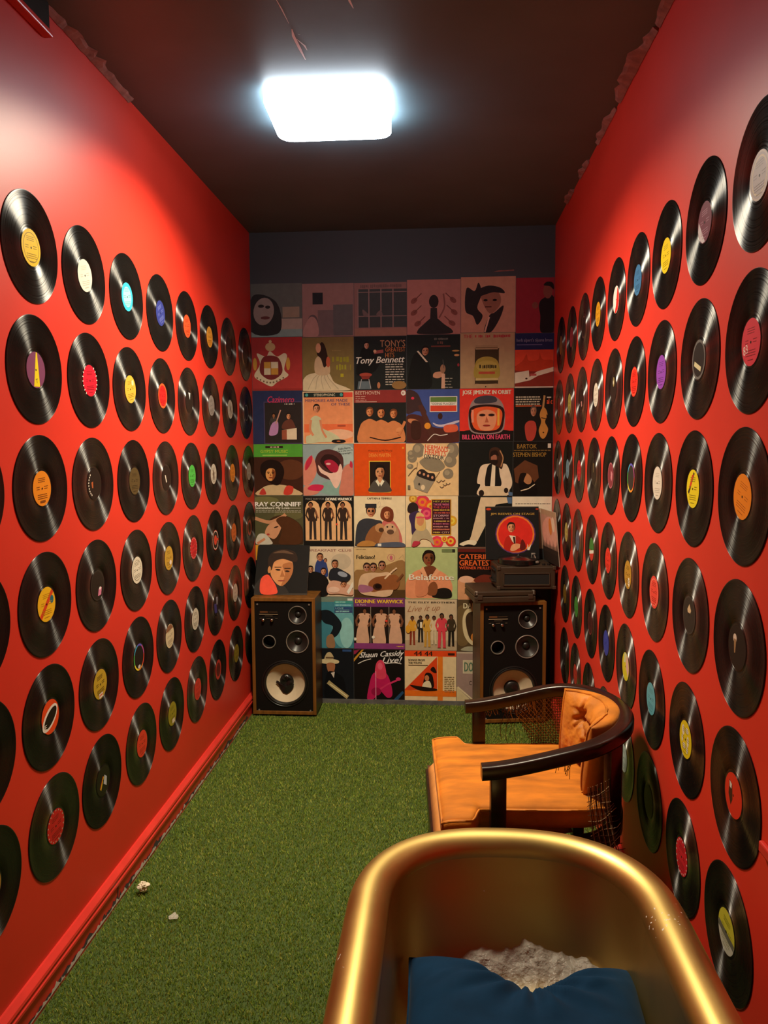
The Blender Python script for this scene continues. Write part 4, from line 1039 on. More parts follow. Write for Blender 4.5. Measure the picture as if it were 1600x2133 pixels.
a.bust(.5, .56, .11, '#4a4640', '#c08a60', '#16100d', w=1.75, base=.925, collar='#e0d4bc').ell(.95, .1, .02, .02, '#e0902c'); done(t)
o, a = t = wall_cover(4, 4, 'cream album cover of an engraved airship and balloons, fourth row')
a.rect(0, 0, 1, 1, '#d0b482')
for cx, cy, rx, ry in ((.24, .13, .12, .14), (.88, .14, .12, .16), (.12, .27, .09, .1), (.84, .34, .12, .12), (.08, .44, .06, .05), (.8, .58, .1, .1), (.1, .2, .07, .07)):
    a.ell(cx, cy, rx, ry, '#7c7460'); a.ell(cx - rx * .2, cy - ry * .2, rx * .5, ry * .5, '#968c72')
a.blob([(.26, .34), (.4, .26), (.6, .28), (.74, .44), (.6, .54), (.4, .5), (.3, .42)], '#807862').poly([(.34, .06), (.5, .0), (.84, .12), (.72, .34), (.5, .26), (.32, .28)], '#d8c49c')
a.text("HERMAN'S", .36, .04, .8, .14, '#c84a28', 0, .12, .002).text('HERMITS', .36, .13, .76, .23, '#c84a28', 0, .12, .002).text('ON TOUR', .34, .22, .72, .3, '#2c2a30', 0, .1, .002).poly([(.14, .72), (.2, .6), (.54, .72), (.4, .95), (.16, .86)], '#8c8470').ell(.32, .84, .04, .05, '#d0c09c').ell(.25, .78, .02, .025, '#3a342a').blob([(.2, .6), (.26, .5), (.34, .5), (.42, .56), (.54, .58), (.54, .72), (.36, .68)], '#2a2320')
for k, x in enumerate((.26, .34, .42, .5)): a.ell(x, .56 + .03 * k, .022, .028, '#c08c6c', n=10)
for x, y in ((.62, .74), (.7, .72), (.8, .78), (.68, .84), (.74, .8)): a.line([(x - .04, y - .02), (x, y + .01), (x + .04, y - .02)], .012, '#5c5444')
a.line([(.04, .62), (.14, .5), (.2, .46)], .012, '#5c5444', True).line([(.56, .66), (.64, .54)], .008, '#5c5444').line([(.2, .5), (.22, .36)], .008, '#5c5444').rect(.03, .8, .08, .88, '#6a624e'); done(t)
o, a = t = wall_cover(4, 5, 'black album cover, long-haired man in white jacket, fourth row')
a.rect(0, 0, 1, 1, '#171815').blob([(.36, .99), (.4, .8), (.34, .76), (.36, .6), (.42, .44), (.6, .4), (.8, .4), (.9, .44), (.98, .66), (.99, .8), (.94, .9), (.9, .99)], '#d0bea2').blob([(.5, .84), (.52, .5), (.6, .4), (.72, .4), (.76, .6), (.78, .82)], '#191715').poly([(.62, .4), (.68, .4), (.67, .86), (.58, .86)], '#d8c8ac').poly([(.42, .88), (.48, .82), (.8, .82), (.92, .9), (.9, 1.0), (.44, 1.0)], '#cbb896')
a.blob([(.56, .28), (.58, .14), (.68, .1), (.78, .16), (.82, .34), (.8, .5), (.72, .46), (.6, .4)], '#3a2418').ell(.65, .3, .055, .08, '#94604a').blob([(.58, .28), (.6, .18), (.7, .16), (.74, .26), (.66, .24)], '#22150f').blob([(.58, .34), (.72, .34), (.7, .42), (.62, .42)], '#22150f').line([(.76, .16), (.82, .3), (.78, .46)], .02, '#a87c54', True).ell(.42, .95, .05, .06, '#241a15').ell(.88, .9, .04, .05, '#241a15').poly([(.92, .92), (1.0, .94), (1.0, 1.0), (.93, 1.0)], '#4a6484'); done(t)
o, a = t = wall_cover(4, 6, 'black album cover, conductor lit in brown hexagon, fourth row')
a.rect(0, 0, 1, 1, '#17130f').text('BARTOK', .1, .05, .6, .13, '#8c6a30', 0, 0, .002).lines(.02, .155, .95, 1, .04, .02, '#6a522a', 5).text('STEPHEN BISHOP', .0, .2, .84, .28, '#94702f', 0, 0, .002).poly([(.02, .5), (.3, .34), (.62, .44), (.66, .66), (.4, .86), (.06, .74)], '#5c3620').blob([(.14, .72), (.2, .6), (.36, .6), (.5, .7), (.62, .84), (.6, .98), (.3, .98), (.16, .84)], '#120d0b').ell(.36, .68, .13, .09, '#a8744c', .5).blob([(.16, .68), (.2, .58), (.34, .58), (.3, .66), (.24, .76)], '#1a100b').line([(.2, .9), (.4, .86), (.56, .78)], .02, '#c8b89c').rect(.88, .04, .96, .12, '#c8c0b0'); done(t)

# ---- row 5
o, a = t = wall_cover(5, 1, 'album cover with white slab lettering over a lying woman, fifth row')
a.rect(0, 0, 1, 1, '#4c4a30').ell(.2, .1, .3, .08, '#66643c').ell(.7, .4, .3, .1, '#5c5a38').blob([(.3, .5), (.6, .4), (.95, .6), (.99, .99), (.3, .99), (.34, .8)], '#3c2818').text('RAY CONNIFF', .01, .13, .96, .22, '#e0dcd0', 0, 0, .005).text('Somewhere My Love', .01, .225, .72, .29, '#d8d4c8', 0, 0, .002).rect(.72, .25, .96, .26, '#b8b4a4').lines(.02, .3, .96, 2, .03, .01, '#a8a494', 7)
a.line([(.0, .46), (.3, .54), (.56, .44), (.64, .38)], .07, '#b88460', True).blob([(.2, .76), (.28, .6), (.44, .52), (.56, .56), (.5, .76), (.4, .88), (.28, .84)], '#c08c68').blob([(.44, .5), (.62, .42), (.9, .56), (.99, .8), (.9, .99), (.5, .99), (.56, .7)], '#4a2c18').ell(.44, .64, .05, .014, '#2a160e', -.3).ell(.27, .79, .03, .02, '#a03c38').blob([(.02, .99), (.06, .8), (.2, .78), (.32, .9), (.34, .99)], '#b8b4a4').line([(.04, .98), (.2, .88)], .05, '#b87c58'); done(t)
o, a = t = wall_cover(5, 2, 'black album cover, three standing women in cream arches, fifth row')
a.rect(0, 0, 1, 1, '#171715').text('MAKE WAY FOR', .05, .035, .42, .075, '#84847c').text('DIONNE WARWICK', .45, .03, .97, .085, '#d8d4c4', .01, 0, .003)
for k in range(3):
    x0 = .04 + .317 * k; x1 = x0 + .29
    a.poly([(x0, .89), (x0, .24), (x0 + .03, .15), (x0 + .09, .1), (x0 + .145, .088), (x0 + .2, .1), (x0 + .26, .15), (x1, .24), (x1, .89)], '#d2a878')
    a.figure((x0 + x1) / 2 + (0, -.01, -.02)[k], .12, .87, '#33261f', '#2e2825', skin='#84543a', wd=.95, lean=(-.05, 0, -.02)[k])
    a.line([((x0 + x1) / 2 + .06, .28), ((x0 + x1) / 2 + .11, .44)], .025, '#84543a')
a.ell(.665, .56, .02, .02, '#c8402c'); done(t)
o, a = t = wall_cover(5, 3, 'cream album cover, couple seated with two bulldogs, fifth row')
a.rect(0, 0, 1, 1, '#dcc8a4').text('CAPTAIN & TENNILLE', .26, .025, .74, .065, '#241c18', 0, 0, .002).line([(.46, .16), (.5, .1), (.52, .18), (.48, .22), (.6, .19)], .006, '#b8a890', True)
a.blob([(.02, .9), (.06, .56), (.2, .44), (.42, .46), (.56, .54), (.5, .98), (.06, .99)], '#33363c').blob([(.5, .9), (.54, .54), (.66, .44), (.8, .52), (.92, .76), (.9, .96)], '#b8645c').face(.33, .3, .1, '#b8825c', '#2a1d18', glasses=True).rect(.22, .15, .44, .23, '#2a2a30').blob([(.52, .42), (.54, .26), (.64, .2), (.76, .28), (.76, .46), (.66, .5)], '#6a3420').face(.645, .36, .075, '#d09468', '#6a3420')
a.blob([(.22, .88), (.3, .66), (.44, .56), (.58, .6), (.6, .8), (.48, .92)], '#8a5a34').ell(.5, .62, .09, .09, '#b08458').ell(.53, .66, .05, .045, '#4a3424').blob([(.5, .96), (.54, .76), (.66, .6), (.84, .62), (.88, .8), (.84, .97)], '#a88462').ell(.7, .64, .12, .11, '#bc9a78').ell(.71, .7, .07, .05, '#5c4434').ell(.65, .6, .018, .016, '#1c1410').ell(.75, .6, .018, .016, '#1c1410').blob([(.06, .98), (.16, .88), (.34, .88), (.44, .97)], '#a8783c').blob([(.44, .99), (.48, .92), (.9, .9), (.98, .99)], '#4c5464').rect(.46, .93, .53, .98, '#e0d8c8'); done(t)
o, a = t = wall_cover(5, 4, 'psychedelic pink and yellow album cover with lettered panel, fifth row')
a.rect(0, 0, 1, 1, '#d8c49c')
for cx, cy, r_, c1, c2 in ((.32, .12, .14, '#c83a4c', '#d87a2c'), (.48, .2, .12, '#d8502c', '#d8a83c'), (.14, .05, .08, '#b8862c', '#d8b04c'), (.4, .34, .12, '#b82c5c', '#d85a6c'), (.88, .48, .1, '#c89a2c', '#d8c44c'), (.6, .9, .12, '#d83a54', '#d8702c'), (.86, .88, .1, '#c83a2c', '#d8b43c'), (.74, .84, .06, '#d8b43c', '#c83a2c')):
    a.ell(cx, cy, r_, r_, c1); a.ell(cx, cy, r_ * .6, r_ * .6, c2); a.ell(cx, cy, r_ * .25, r_ * .25, c1)
a.rect(.49, .06, .87, .76, '#c8962c').rect(.505, .075, .855, .745, '#3a1a24')
for k, (s_, c) in enumerate((('HEY JUDE', '#a8a43c'), ('THOSE WERE', '#c86a8c'), ('THE DAYS', '#b84454'), (None, '#c8a43c'), (None, '#c85a4c'), ('STORMY', '#c8a0a8'), (None, '#a87a7c'), (None, '#b89a4c'), (None, '#b8607c'), (None, '#b8847c'), (None, '#c8745c'))):
    if s_: a.text(s_, .53, .09 + .054 * k, .83, .13 + .054 * k, c, 0, 0, .001)
    else: a.scrawl(.525, .095 + .054 * k, .84, .125 + .054 * k, c, k)
a.scrawl(.525, .69, .66, .725, '#b8a44c', 3).text('CITY', .69, .69, .84, .725, '#c8a88c', 0, 0, .001)
a.blob([(.04, .3), (.06, .16), (.16, .12), (.24, .2), (.2, .34)], '#2c2220').blob([(.06, .4), (.12, .32), (.26, .3), (.3, .5), (.2, .74), (.12, .74), (.1, .56)], '#3a2c4c').blob([(.1, .96), (.14, .74), (.26, .62), (.4, .64), (.52, .84), (.54, .96), (.44, .86), (.3, .84), (.2, .96)], '#a89c7c').blob([(.18, .62), (.2, .36), (.28, .32), (.36, .4), (.38, .62), (.3, .68)], '#c8ac6c').ell(.28, .48, .07, .1, '#c0845c').rect(.2, .4, .36, .43, '#c8505c').blob([(.12, .98), (.16, .88), (.28, .9), (.2, .98)], '#a83444'); done(t)
o, a = t = wall_cover(5, 5, 'black album cover, white trousered legs striding, fifth row')
a.rect(0, 0, 1, 1, '#171815').poly([(.42, .02), (.92, .02), (.94, .12), (.7, .16), (.56, .46), (.36, .86), (.2, .86), (.24, .76)], '#cbb896').blob([(.02, .92), (.08, .88), (.2, .84), (.34, .86), (.3, .94), (.1, .95)], '#dccdb0').blob([(.1, .95), (.2, .92), (.34, .96), (.3, .99), (.16, .98)], '#0c0b0a').poly([(.9, .02), (1.0, .02), (1.0, .14), (.93, .14)], '#4a6484').rect(0, .97, 1, 1, '#6a4a3c'); done(t)
o, a = t = wall_cover(5, 6, 'white album cover half hidden behind the leaning covers, fifth row')
a.rect(0, 0, 1, 1, '#d8ccb4').lines(.08, .13, .96, 1, .04, .016, '#6a6458', 3).rect(0, .3, 1, 1, '#a88a70'); done(t)

# ---- row 6
o, a = t = wall_cover(6, 1, 'dark album cover behind the leaning portrait cover, sixth row')
a.rect(0, 0, 1, 1, '#1a1a18').rect(0, 0, .08, .3, '#c8942c'); done(t)
o, a = t = wall_cover(6, 2, 'pale album cover, group of young people posing, sixth row')
a.rect(0, 0, 1, 1, '#c8b89c').rect(0, 0, 1, .02, '#d8c8ac').ell(.75, .3, .2, .16, '#b4a890').text('BREAKFAST CLUB', .1, .055, .96, .1, '#84544c', 0, 0, .001)
a.blob([(.22, .5), (.26, .3), (.36, .24), (.46, .34), (.48, .6), (.3, .6)], '#2f3f74').face(.33, .22, .07, '#b47c5c', '#3a241a').face(.44, .28, .035, '#b47c5c').blob([(.04, .96), (.06, .56), (.2, .5), (.4, .56), (.5, .72), (.46, .98)], '#191716').face(.14, .46, .06, '#c08c6c', '#1c1512').face(.4, .5, .06, '#c08c6c', '#2a1c16').blob([(.5, .62), (.54, .46), (.66, .42), (.8, .48), (.94, .58), (.86, .7), (.62, .7)], '#23262c').face(.63, .35, .07, '#b47c5c', '#2c2018').ell(.78, .55, .1, .05, '#8c98a8', .3)
a.blob([(.46, .82), (.56, .68), (.74, .7), (.94, .78), (.98, .96), (.7, .94), (.5, .94)], '#c89c84').face(.8, .76, .06, '#b8805c', '#2a1c14', tilt=.8).poly([(.86, .9), (.98, .7), (.99, .8), (.9, .95)], '#d8d4c8').ell(.6, .86, .12, .06, '#d8b4a0'); done(t)
o, a = t = wall_cover(6, 3, 'cream album cover, guitarist with dark glasses in brown field, sixth row')
a.rect(0, 0, 1, 1, '#c0a878').blob([(.0, .5), (.2, .44), (.6, .36), (1.0, .28), (1.0, 1.0), (.0, 1.0)], '#8a6a40').rect(0, .84, 1, 1, '#4c381f').scrawl(.04, .03, .24, .045, '#6a5a3c', 3).text('Feliciano!', .05, .15, .41, .23, '#231c18', 0, 0, .004).ring(.73, .2, .066, .074, '#a85a64', 24).ell(.73, .2, .03, .045, '#b0606c').line([(.88, .22), (.96, .14), (.99, .24)], .01, '#a89870')
for cx, cy in ((.25, .4), (.38, .4), (.55, .36)): a.face(cx, cy, .075, '#a87c64', '#2a1c18', glasses=True)
a.blob([(.08, .76), (.14, .56), (.3, .5), (.5, .5), (.7, .5), (.78, .7), (.7, .96), (.3, .96), (.12, .9)], '#c4a888').blob([(.28, .72), (.4, .6), (.6, .56), (.82, .54), (.9, .66), (.84, .82), (.66, .84), (.5, .86), (.34, .88)], '#84502c').ell(.46, .78, .09, .07, '#3a2014').ell(.47, .77, .06, .045, '#1a0f0a').line([(.6, .62), (.76, .46), (.84, .4)], .03, '#d0b898').blob([(.08, .84), (.12, .74), (.34, .78), (.36, .86), (.16, .9)], '#94607c').line([(.84, .68), (.96, .52)], .04, '#6a4428'); done(t)
o, a = t = wall_cover(6, 4, 'pale green album cover, man in coral shirt, sixth row')
a.rect(0, 0, 1, 1, '#a3b47c').blob([(.0, .96), (.02, .66), (.16, .48), (.34, .42), (.58, .42), (.8, .54), (.9, .72), (.88, .88), (.7, .97), (.3, .99)], '#d08a64').blob([(.3, .5), (.36, .38), (.54, .36), (.6, .46), (.46, .66)], '#6a3c24').poly([(.28, .44), (.34, .36), (.46, .64), (.42, .68)], '#e09c74').poly([(.6, .4), (.66, .46), (.48, .66), (.46, .62)], '#e09c74').face(.45, .22, .13, '#7c4a2c', '#1c120d', shade='#4c2a18').rect(.7, .03, .95, .09, '#6a7a50').rect(.9, .03, .955, .09, '#2a2c24')
a.blob([(.52, .96), (.6, .82), (.76, .78), (.88, .84), (.86, .98)], '#1c1814').blob([(.42, .9), (.46, .72), (.56, .66), (.62, .76), (.58, .92)], '#7c4a2c').blob([(.2, .94), (.22, .6), (.4, .62), (.42, .9)], '#c27c58').text('Belafonte', .07, .52, .93, .63, '#e4dcc4', 0, 0, .004); done(t)
o, a = t = wall_cover(6, 5, 'album cover with orange block capitals on black, sixth row')
a.rect(0, 0, 1, 1, '#1d1411').rect(0, 0, 1, .06, '#5c1f18').text("CATERINA'S", .03, .1, .8, .2, '#d8602c', 0, 0, .004).text('GREATEST HITS', .03, .22, .98, .33, '#d8602c', 0, 0, .004).text('WERNER MULLER AND HIS', .03, .345, .98, .4, '#c8502c', 0, 0, .002).blob([(.0, .62), (.2, .56), (.5, .64), (.7, .8), (.7, 1.0), (.0, 1.0)], '#c89068').ell(.16, .6, .14, .07, '#d8a88c').blob([(.3, .62), (.5, .5), (.8, .6), (.8, .8), (.5, .72)], '#6a2a1c').scrawl(.12, .87, .3, .885, '#6a4430', 2); done(t)
# ---- row 7
o, a = t = wall_cover(7, 2, 'teal album cover with a dark bent arm, seventh row')
a.rect(0, 0, 1, 1, '#3c7888').rect(0, 0, 1, .1, '#6a7c70').ell(.8, .6, .24, .4, '#62a0a8').ell(.86, .7, .14, .3, '#86bcbc').blob([(.3, .3), (.5, .26), (.68, .4), (.76, .56), (.66, .76), (.5, .8), (.58, .58), (.4, .5)], '#141a20').rect(.88, .03, .98, .07, '#c8d0cc')
for k, s_ in enumerate(('', '', 'LOVE', '')): a.rect(.62, .075 + .06 * k, .98, .125 + .06 * k, ('#3c8c84', '#4a90a4', '#2c4470', '#34406c')[k]); (a.text if k == 2 else a.scrawl)(*((s_,) if k == 2 else ()), .64, .085 + .06 * k, (.84, .95, .8, .92)[k], .115 + .06 * k, '#8cc4c4')
a.blob([(.46, .98), (.46, .78), (.58, .74), (.62, .98)], '#8c6a4c'); done(t)
o, a = t = wall_cover(7, 3, 'purple-banded album cover, three women in long gowns, seventh row')
a.rect(0, 0, 1, 1, '#6a3468').text('DIONNE WARWICK', .03, .03, .97, .1, '#e0b42c', 0, 0, .004).text('in Paris', .06, .115, .24, .15, '#c8a8b8').rect(0, .17, 1, .88, '#1f1613')
for k, x in enumerate((.17, .5, .82)):
    a.figure(x, .2, .9, '#c49c80', '#c09a80', skin='#6d4630', wd=1.5, dress=True, lean=(.06, .06, -.04)[k])
a.rect(0, .88, 1, .99, '#7c3870').rect(.33, .17, .335, .88, '#c8bca8').rect(.69, .17, .695, .88, '#c8bca8').ell(.64, .44, .025, .02, '#d83c2c').ell(.38, .76, .03, .03, '#d8d0c0').scrawl(.84, .925, .97, .95, '#d8b03c', 3).ell(.02, .8, .03, .03, '#d8d0c0'); done(t)
o, a = t = wall_cover(7, 4, 'beige album cover, six men in bright suits, seventh row')
a.rect(0, 0, 1, 1, '#bca98a').rect(0, .8, 1, 1, '#a8967a').text('THE ISLEY BROTHERS', .05, .045, .96, .08, '#30281f', 0, 0, .003).text('Live it up', .06, .12, .68, .27, '#94684a', .08, -.06)
for x, y0, y1, tc, bc, hr in ((.14, .33, .9, '#c8922c', '#7c3420', 1), (.3, .32, .84, '#2a2420', '#201c1a', 1), (.43, .3, .93, '#c0953c', '#b88c38', 1), (.56, .32, .88, '#c8b898', '#c4b494', 1), (.71, .27, .94, '#c8404c', '#c83c48', 1.2), (.89, .29, .9, '#3a3020', '#1f1a15', 1)):
    a.figure(x, y0, y1, tc, bc, skin='#5c3a28', wd=.95 * hr)
a.rect(.29, .44, .33, .56, '#d8d0bc').ell(.06, .58, .05, .08, '#c8922c'); done(t)
o, a = t = wall_cover(7, 5, 'brown album cover with a pale furry outline, seventh row')
a.rect(0, 0, 1, 1, '#54432c').ell(.1, .5, .2, .4, '#6a5636').blob([(.1, .4), (.16, .2), (.3, .16), (.5, .2), (.6, .5), (.5, .84), (.3, .88), (.14, .7)], '#c8b890').blob([(.16, .42), (.2, .26), (.34, .22), (.5, .3), (.52, .6), (.4, .8), (.24, .74)], '#3a2a1c').text('DAD', .12, .06, .36, .16, '#d8cca8', 0, 0, .004).ell(.32, .72, .06, .08, '#b8702c').blob([(.08, .98), (.2, .9), (.5, .92), (.5, .99)], '#9c9880'); done(t)

# ---- row 8
o, a = t = wall_cover(8, 2, 'dark album cover, man in pale hat with a trumpet, bottom row')
a.rect(0, 0, 1, 1, '#14171c').rect(.78, .02, .96, .06, '#2c4a7c').blob([(.3, .24), (.5, .2), (.7, .24), (.66, .3), (.4, .3)], '#c8b890').blob([(.42, .22), (.46, .1), (.54, .08), (.6, .2)], '#b8a47c').rect(.44, .17, .6, .2, '#5c4430').blob([(.46, .3), (.62, .3), (.6, .46), (.5, .48)], '#9c6444').blob([(.4, .9), (.46, .5), (.6, .46), (.8, .6), (.82, .96), (.5, .99)], '#0e0f12').poly([(.54, .48), (.62, .46), (.6, .58)], '#c8bcb0').line([(.48, .66), (.66, .8), (.88, .96)], .08, '#a8986c').line([(.52, .7), (.86, .94)], .02, '#d8ccA0'.lower()); done(t)
o, a = t = wall_cover(8, 3, 'black album cover, magenta guitarist under white script, bottom row')
a.rect(0, 0, 1, 1, '#14110f').text('Shaun Cassidy', .12, .03, .98, .17, '#e0dcd4', .06, -.06, .003).text('Live!', .58, .14, .94, .25, '#e0dcd4', .05, -.04, .003).line([(.08, .28), (.2, .22), (.34, .18)], .014, '#d8d4cc', True).line([(.62, .27), (.8, .25), (.94, .27)], .014, '#d8d4cc', True).poly([(.0, .18), (.16, .0), (.2, .0), (.0, .24)], '#b8862c').poly([(.0, .02), (.12, .0), (.04, .08), (.0, .1)], '#8c2444').poly([(.78, .98), (.96, .8), (.99, .84), (.86, .99)], '#24486c')
a.blob([(.26, .98), (.3, .7), (.36, .5), (.44, .44), (.62, .44), (.72, .62), (.76, .88), (.66, .94), (.5, .8), (.4, .96)], '#b01c54').blob([(.42, .5), (.44, .28), (.52, .2), (.6, .26), (.64, .52), (.52, .58)], '#c83c58').ell(.52, .32, .05, .07, '#e05a74').line([(.42, .84), (.66, .68), (.88, .58)], .035, '#c03060').ell(.88, .57, .05, .035, '#b83060').ell(.44, .82, .1, .08, '#8c1440').rect(.425, .42, .44, .99, '#d08aa4'); done(t)
o, a = t = wall_cover(8, 4, 'cream album cover with a giant orange numeral, bottom row')
a.rect(0, 0, 1, 1, '#d6c096').rect(0, 0, 1, .11, '#d8481c').text('44 44', .18, .01, .54, .1, '#1f1712', 0, 0, .003).rect(.84, .04, .97, .085, '#3a1a10').rect(.64, .11, .74, 1, '#de7420').rect(0, .76, 1, .87, '#de6a1c').poly([(.62, .12), (.63, .12), (.63, .74), (.0, .76), (.0, .74)], '#cf421a').text('SONGS FROM', .07, .16, .39, .2, '#2a2018', 0, 0, .002).text('THE YOUTH', .07, .215, .33, .255, '#2a2018', 0, 0, .002).rect(.07, .27, .45, .285, '#4a3c2c')
a.blob([(.36, .66), (.38, .5), (.42, .42), (.52, .44), (.56, .56), (.56, .7), (.44, .7)], '#1c120f').ell(.43, .52, .045, .055, '#b8744c').blob([(.34, .7), (.38, .6), (.48, .58), (.52, .7), (.44, .74)], '#d8c8a8').blob([(.1, .66), (.3, .68), (.6, .72), (.6, .76), (.3, .76)], '#22140f').blob([(.5, .36), (.56, .3), (.62, .4), (.58, .42)], '#22140f').lines(.77, .49, .96, 9, .035, .012, '#8c7c5c', 8).blob([(.44, .99), (.46, .955), (.5, .95), (.51, .99)], '#3a2c20'); done(t)
o, a = t = wall_cover(8, 5, 'mauve album cover partly behind the right speaker, bottom row')
a.rect(0, 0, 1, 1, '#947c74').rect(0, .0, 1, .03, '#b8a894').rect(.12, .16, .5, .42, '#c8bca0').rect(.14, .18, .48, .4, '#b8ac90').text('DON', .15, .2, .4, .38, '#4a6a54', 0, 0, .004).poly([(.0, .68), (.3, .96), (.0, .99)], '#c4b48c').line([(.02, .68), (.36, .97)], .03, '#d0c09c').text('C', .24, .56, .29, .64, '#4a3a34'); done(t)

# ---- covers leaning on the speakers and record player
def lean_cover(label, bl_, br_, tl_, group='covers propped in front of the wall'):
    """stand a cover from its bottom-left / bottom-right / top-left corners"""
    bl_, br_, tl_ = Vector(bl_), Vector(br_), Vector(tl_)
    ex = (br_ - bl_); w_ = ex.length; ex.normalize()
    ey = tl_ - bl_; ey -= ex * ey.dot(ex); h_ = ey.length; ey.normalize()
    ez = ex.cross(ey)
    o = cover(label, w_, h_, group=group)
    o.matrix_world = Matrix.Translation(bl_ + ex * w_ / 2 + ey * h_ / 2) @ Matrix((ex, ey, ez)).transposed().to_4x4()
    return o, Art(w_, h_)

# ================================================================== SPEAKERS
SPW, SPD, SPH = .375, .235, .69
def plate_with_holes(name, w, h, t, holes, m, parent):
    """flat plate in x-z, front at y=0, with round holes (cx, cz, r)"""
    cu = bpy.data.curves.new(name, 'CURVE'); cu.dimensions = '2D'; cu.fill_mode = 'BOTH'; cu.extrude = t / 2
    def spl(pts):
        s = cu.splines.new('POLY'); s.points.add(len(pts) - 1); s.use_cyclic_u = True
        for p, q in zip(s.points, pts): p.co = (q[0], q[1], 0, 1)
    spl([(-w / 2, 0), (w / 2, 0), (w / 2, h), (-w / 2, h)])
    for cx, cz, r in holes: spl([(cx + r * math.cos(2 * PI * k / 48), cz + r * math.sin(2 * PI * k / 48)) for k in range(48)])
    o = bpy.data.objects.new(name, cu)
    me0 = o.to_mesh()
    v = [(p.co.x, -p.co.z + t / 2, p.co.y) for p in me0.vertices]; f = [tuple(p.vertices)[::-1] for p in me0.polygons]
    o.to_mesh_clear(); bpy.data.objects.remove(o); bpy.data.curves.remove(cu)
    return pydata(name, v, f, m, parent)

def speaker(label, loc, rz, dented):
    """origin: front-left bottom corner; local x along the front, local -y is the front"""
    s = empty('loudspeaker', loc, rz)
    tag(s, label, 'speaker', 'floor loudspeakers by the back wall')
    e = .019
    for x0 in (0, SPW - e): obj('side_panel', bx(x0, x0 + e, 0, SPD, 0, SPH, bevel=.002), 'wood_side', s)
    obj('top_panel', bx(.0005, SPW - .0005, .0005, SPD, SPH - e, SPH + .0005, bevel=.002), 'wood', s)
    obj('base_panel', bx(.0005, SPW - .0005, .0005, SPD, 0, e, bevel=.002), 'wood', s)
    obj('back_panel', bx(e, SPW - e, SPD - .012, SPD - .001, e, SPH - e), 'baffle', s)
    # pale wood edge banding framing the front
    bm = bmesh.new()
    for a_ in ((0, e, 0, SPH), (SPW - e, SPW, 0, SPH), (e, SPW - e, SPH - e, SPH), (e, SPW - e, 0, e)):
        box(bm, a_[0], a_[1], -.004, .0, a_[2], a_[3], .0012)
    obj('front_frame', bm, 'wood', s)
    cx = lambda u: u * SPW
    cz = lambda v: (1 - v) * SPH
    tw, md, pt, wf = (cx(.72), cz(.146), .050), (cx(.714), cz(.374), .062), (cx(.268), cz(.376), .038), (cx(.512), cz(.735), .132)
    bf = plate_with_holes('baffle', SPW - 2 * e, SPH - 2 * e, .008, [(p[0] - SPW / 2, p[1] - e, p[2]) for p in (tw, md, pt, wf)], 'baffle', s)
    bf.location = (SPW / 2, .004, e)
    def drv(name, p, prof, m, parent=s, seg=56, cap1=False):
        b_ = bmesh.new(); lathe(b_, prof, seg, 'y', cap1=cap1)
        o_ = obj(name, b_, m, parent, auto=R(40)); o_.location = (p[0], .004, p[1]) if parent is s else (0, 0, 0)
        return o_
    for nm, p, r in (('tweeter', tw, .050), ('midrange', md, .062)):
        d = drv(nm, p, [(r, -.004), (r * .93, .000), (r * .88, -.003), (r * .5, -.016), (r * .32, -.024), (.001, -.024)], 'darkcone')
        drv('trim_ring', p, [(r * .985, -.002), (r * 1.0, .0035), (r * 1.06, .0042), (r * 1.085, .0025), (r * 1.09, -.001)], 'ring', d)
        drv('dust_cap', p, [(r * .36, -.023), (r * .3, -.016), (r * .16, -.011), (.001, -.010)], 'rubber', d)
    d = drv('bass_port', pt, [(.0385, .001), (.036, .003), (.034, -.004), (.033, -.10), (.001, -.10)], 'rubber')
    drv('port_lip', pt, [(.040, -.001), (.0395, .0035), (.036, .0045), (.0345, .001), (.034, -.012)], 'ring', d)
    d = drv('woofer', wf, [(.118, -.006), (.112, -.009), (.085, -.024), (.055, -.040), (.040, -.047), (.001, -.047)], 'cone')
    drv('surround', wf, [(.1395, -.001), (.139, .003), (.134, .005), (.130, .001), (.127, .006), (.122, .0065), (.118, .002), (.115, -.006), (.113, -.010)], 'rubber', d)
    # dust cap; the left speaker's is crushed in with a torn skirt
    bm = bmesh.new()
    prof = [(.046, -.046), (.043, -.036), (.034, -.028), (.02, -.024), (.001, -.022)]
    lathe(bm, prof, 40, 'y')
    if dented:
        for v in bm.verts:
            rr = math.hypot(v.co.x, v.co.z)
            n_ = noise.noise(Vector((v.co.x * 60, v.co.z * 60, 2.0)))
            v.co.y += .022 * math.exp(-((v.co.x + .004) ** 2 + (v.co.z + .006) ** 2) / .0006) + .006 * n_
            v.co.z += -.016 * max(0, -v.co.z / .046) ** 1.5 * (rr / .046)
            v.co.x *= .92
    obj('dust_cap', bm, 'rubber', d, auto=R(50))
    if dented:
        bm = bmesh.new()
        pts = [(-.046, .004), (-.056, .010), (-.062, -.004), (-.05, -.010), (-.034, -.042), (-.018, -.064), (.004, -.070), (.028, -.052), (.042, -.03), (.046, -.01), (.03, -.02), (-.03, -.03)]
        cen = Vector((-.006, -.03, -.026))
        vs = [bm.verts.new((x, .034 - .35 * (math.hypot(x, z) - .04), z)) for x, z in pts]
        c0 = bm.verts.new(cen + Vector((0, .052, 0)))
        for k in range(len(vs)): bm.faces.new((vs[k], vs[(k + 1) % len(vs)], c0))
        obj('torn_skirt', bm, 'rubber', d)
    # name strip and the two level knobs
    a_ = Art(.11, .05, z0=.0002, eps=.0001)
    a_.rect(.04, .10, .46, .30, '#5c3a22').rect(.50, .13, .98, .27, '#3a2c20').rect(.0, .42, 1, .50, '#8c7a60').rect(.3, .62, .72, .68, '#54483a').rect(.02, .9, .14, .94, '#6a5a48').rect(.38, .9, .6, .94, '#6a5a48').rect(.86, .9, .98, .94, '#6a5a48')
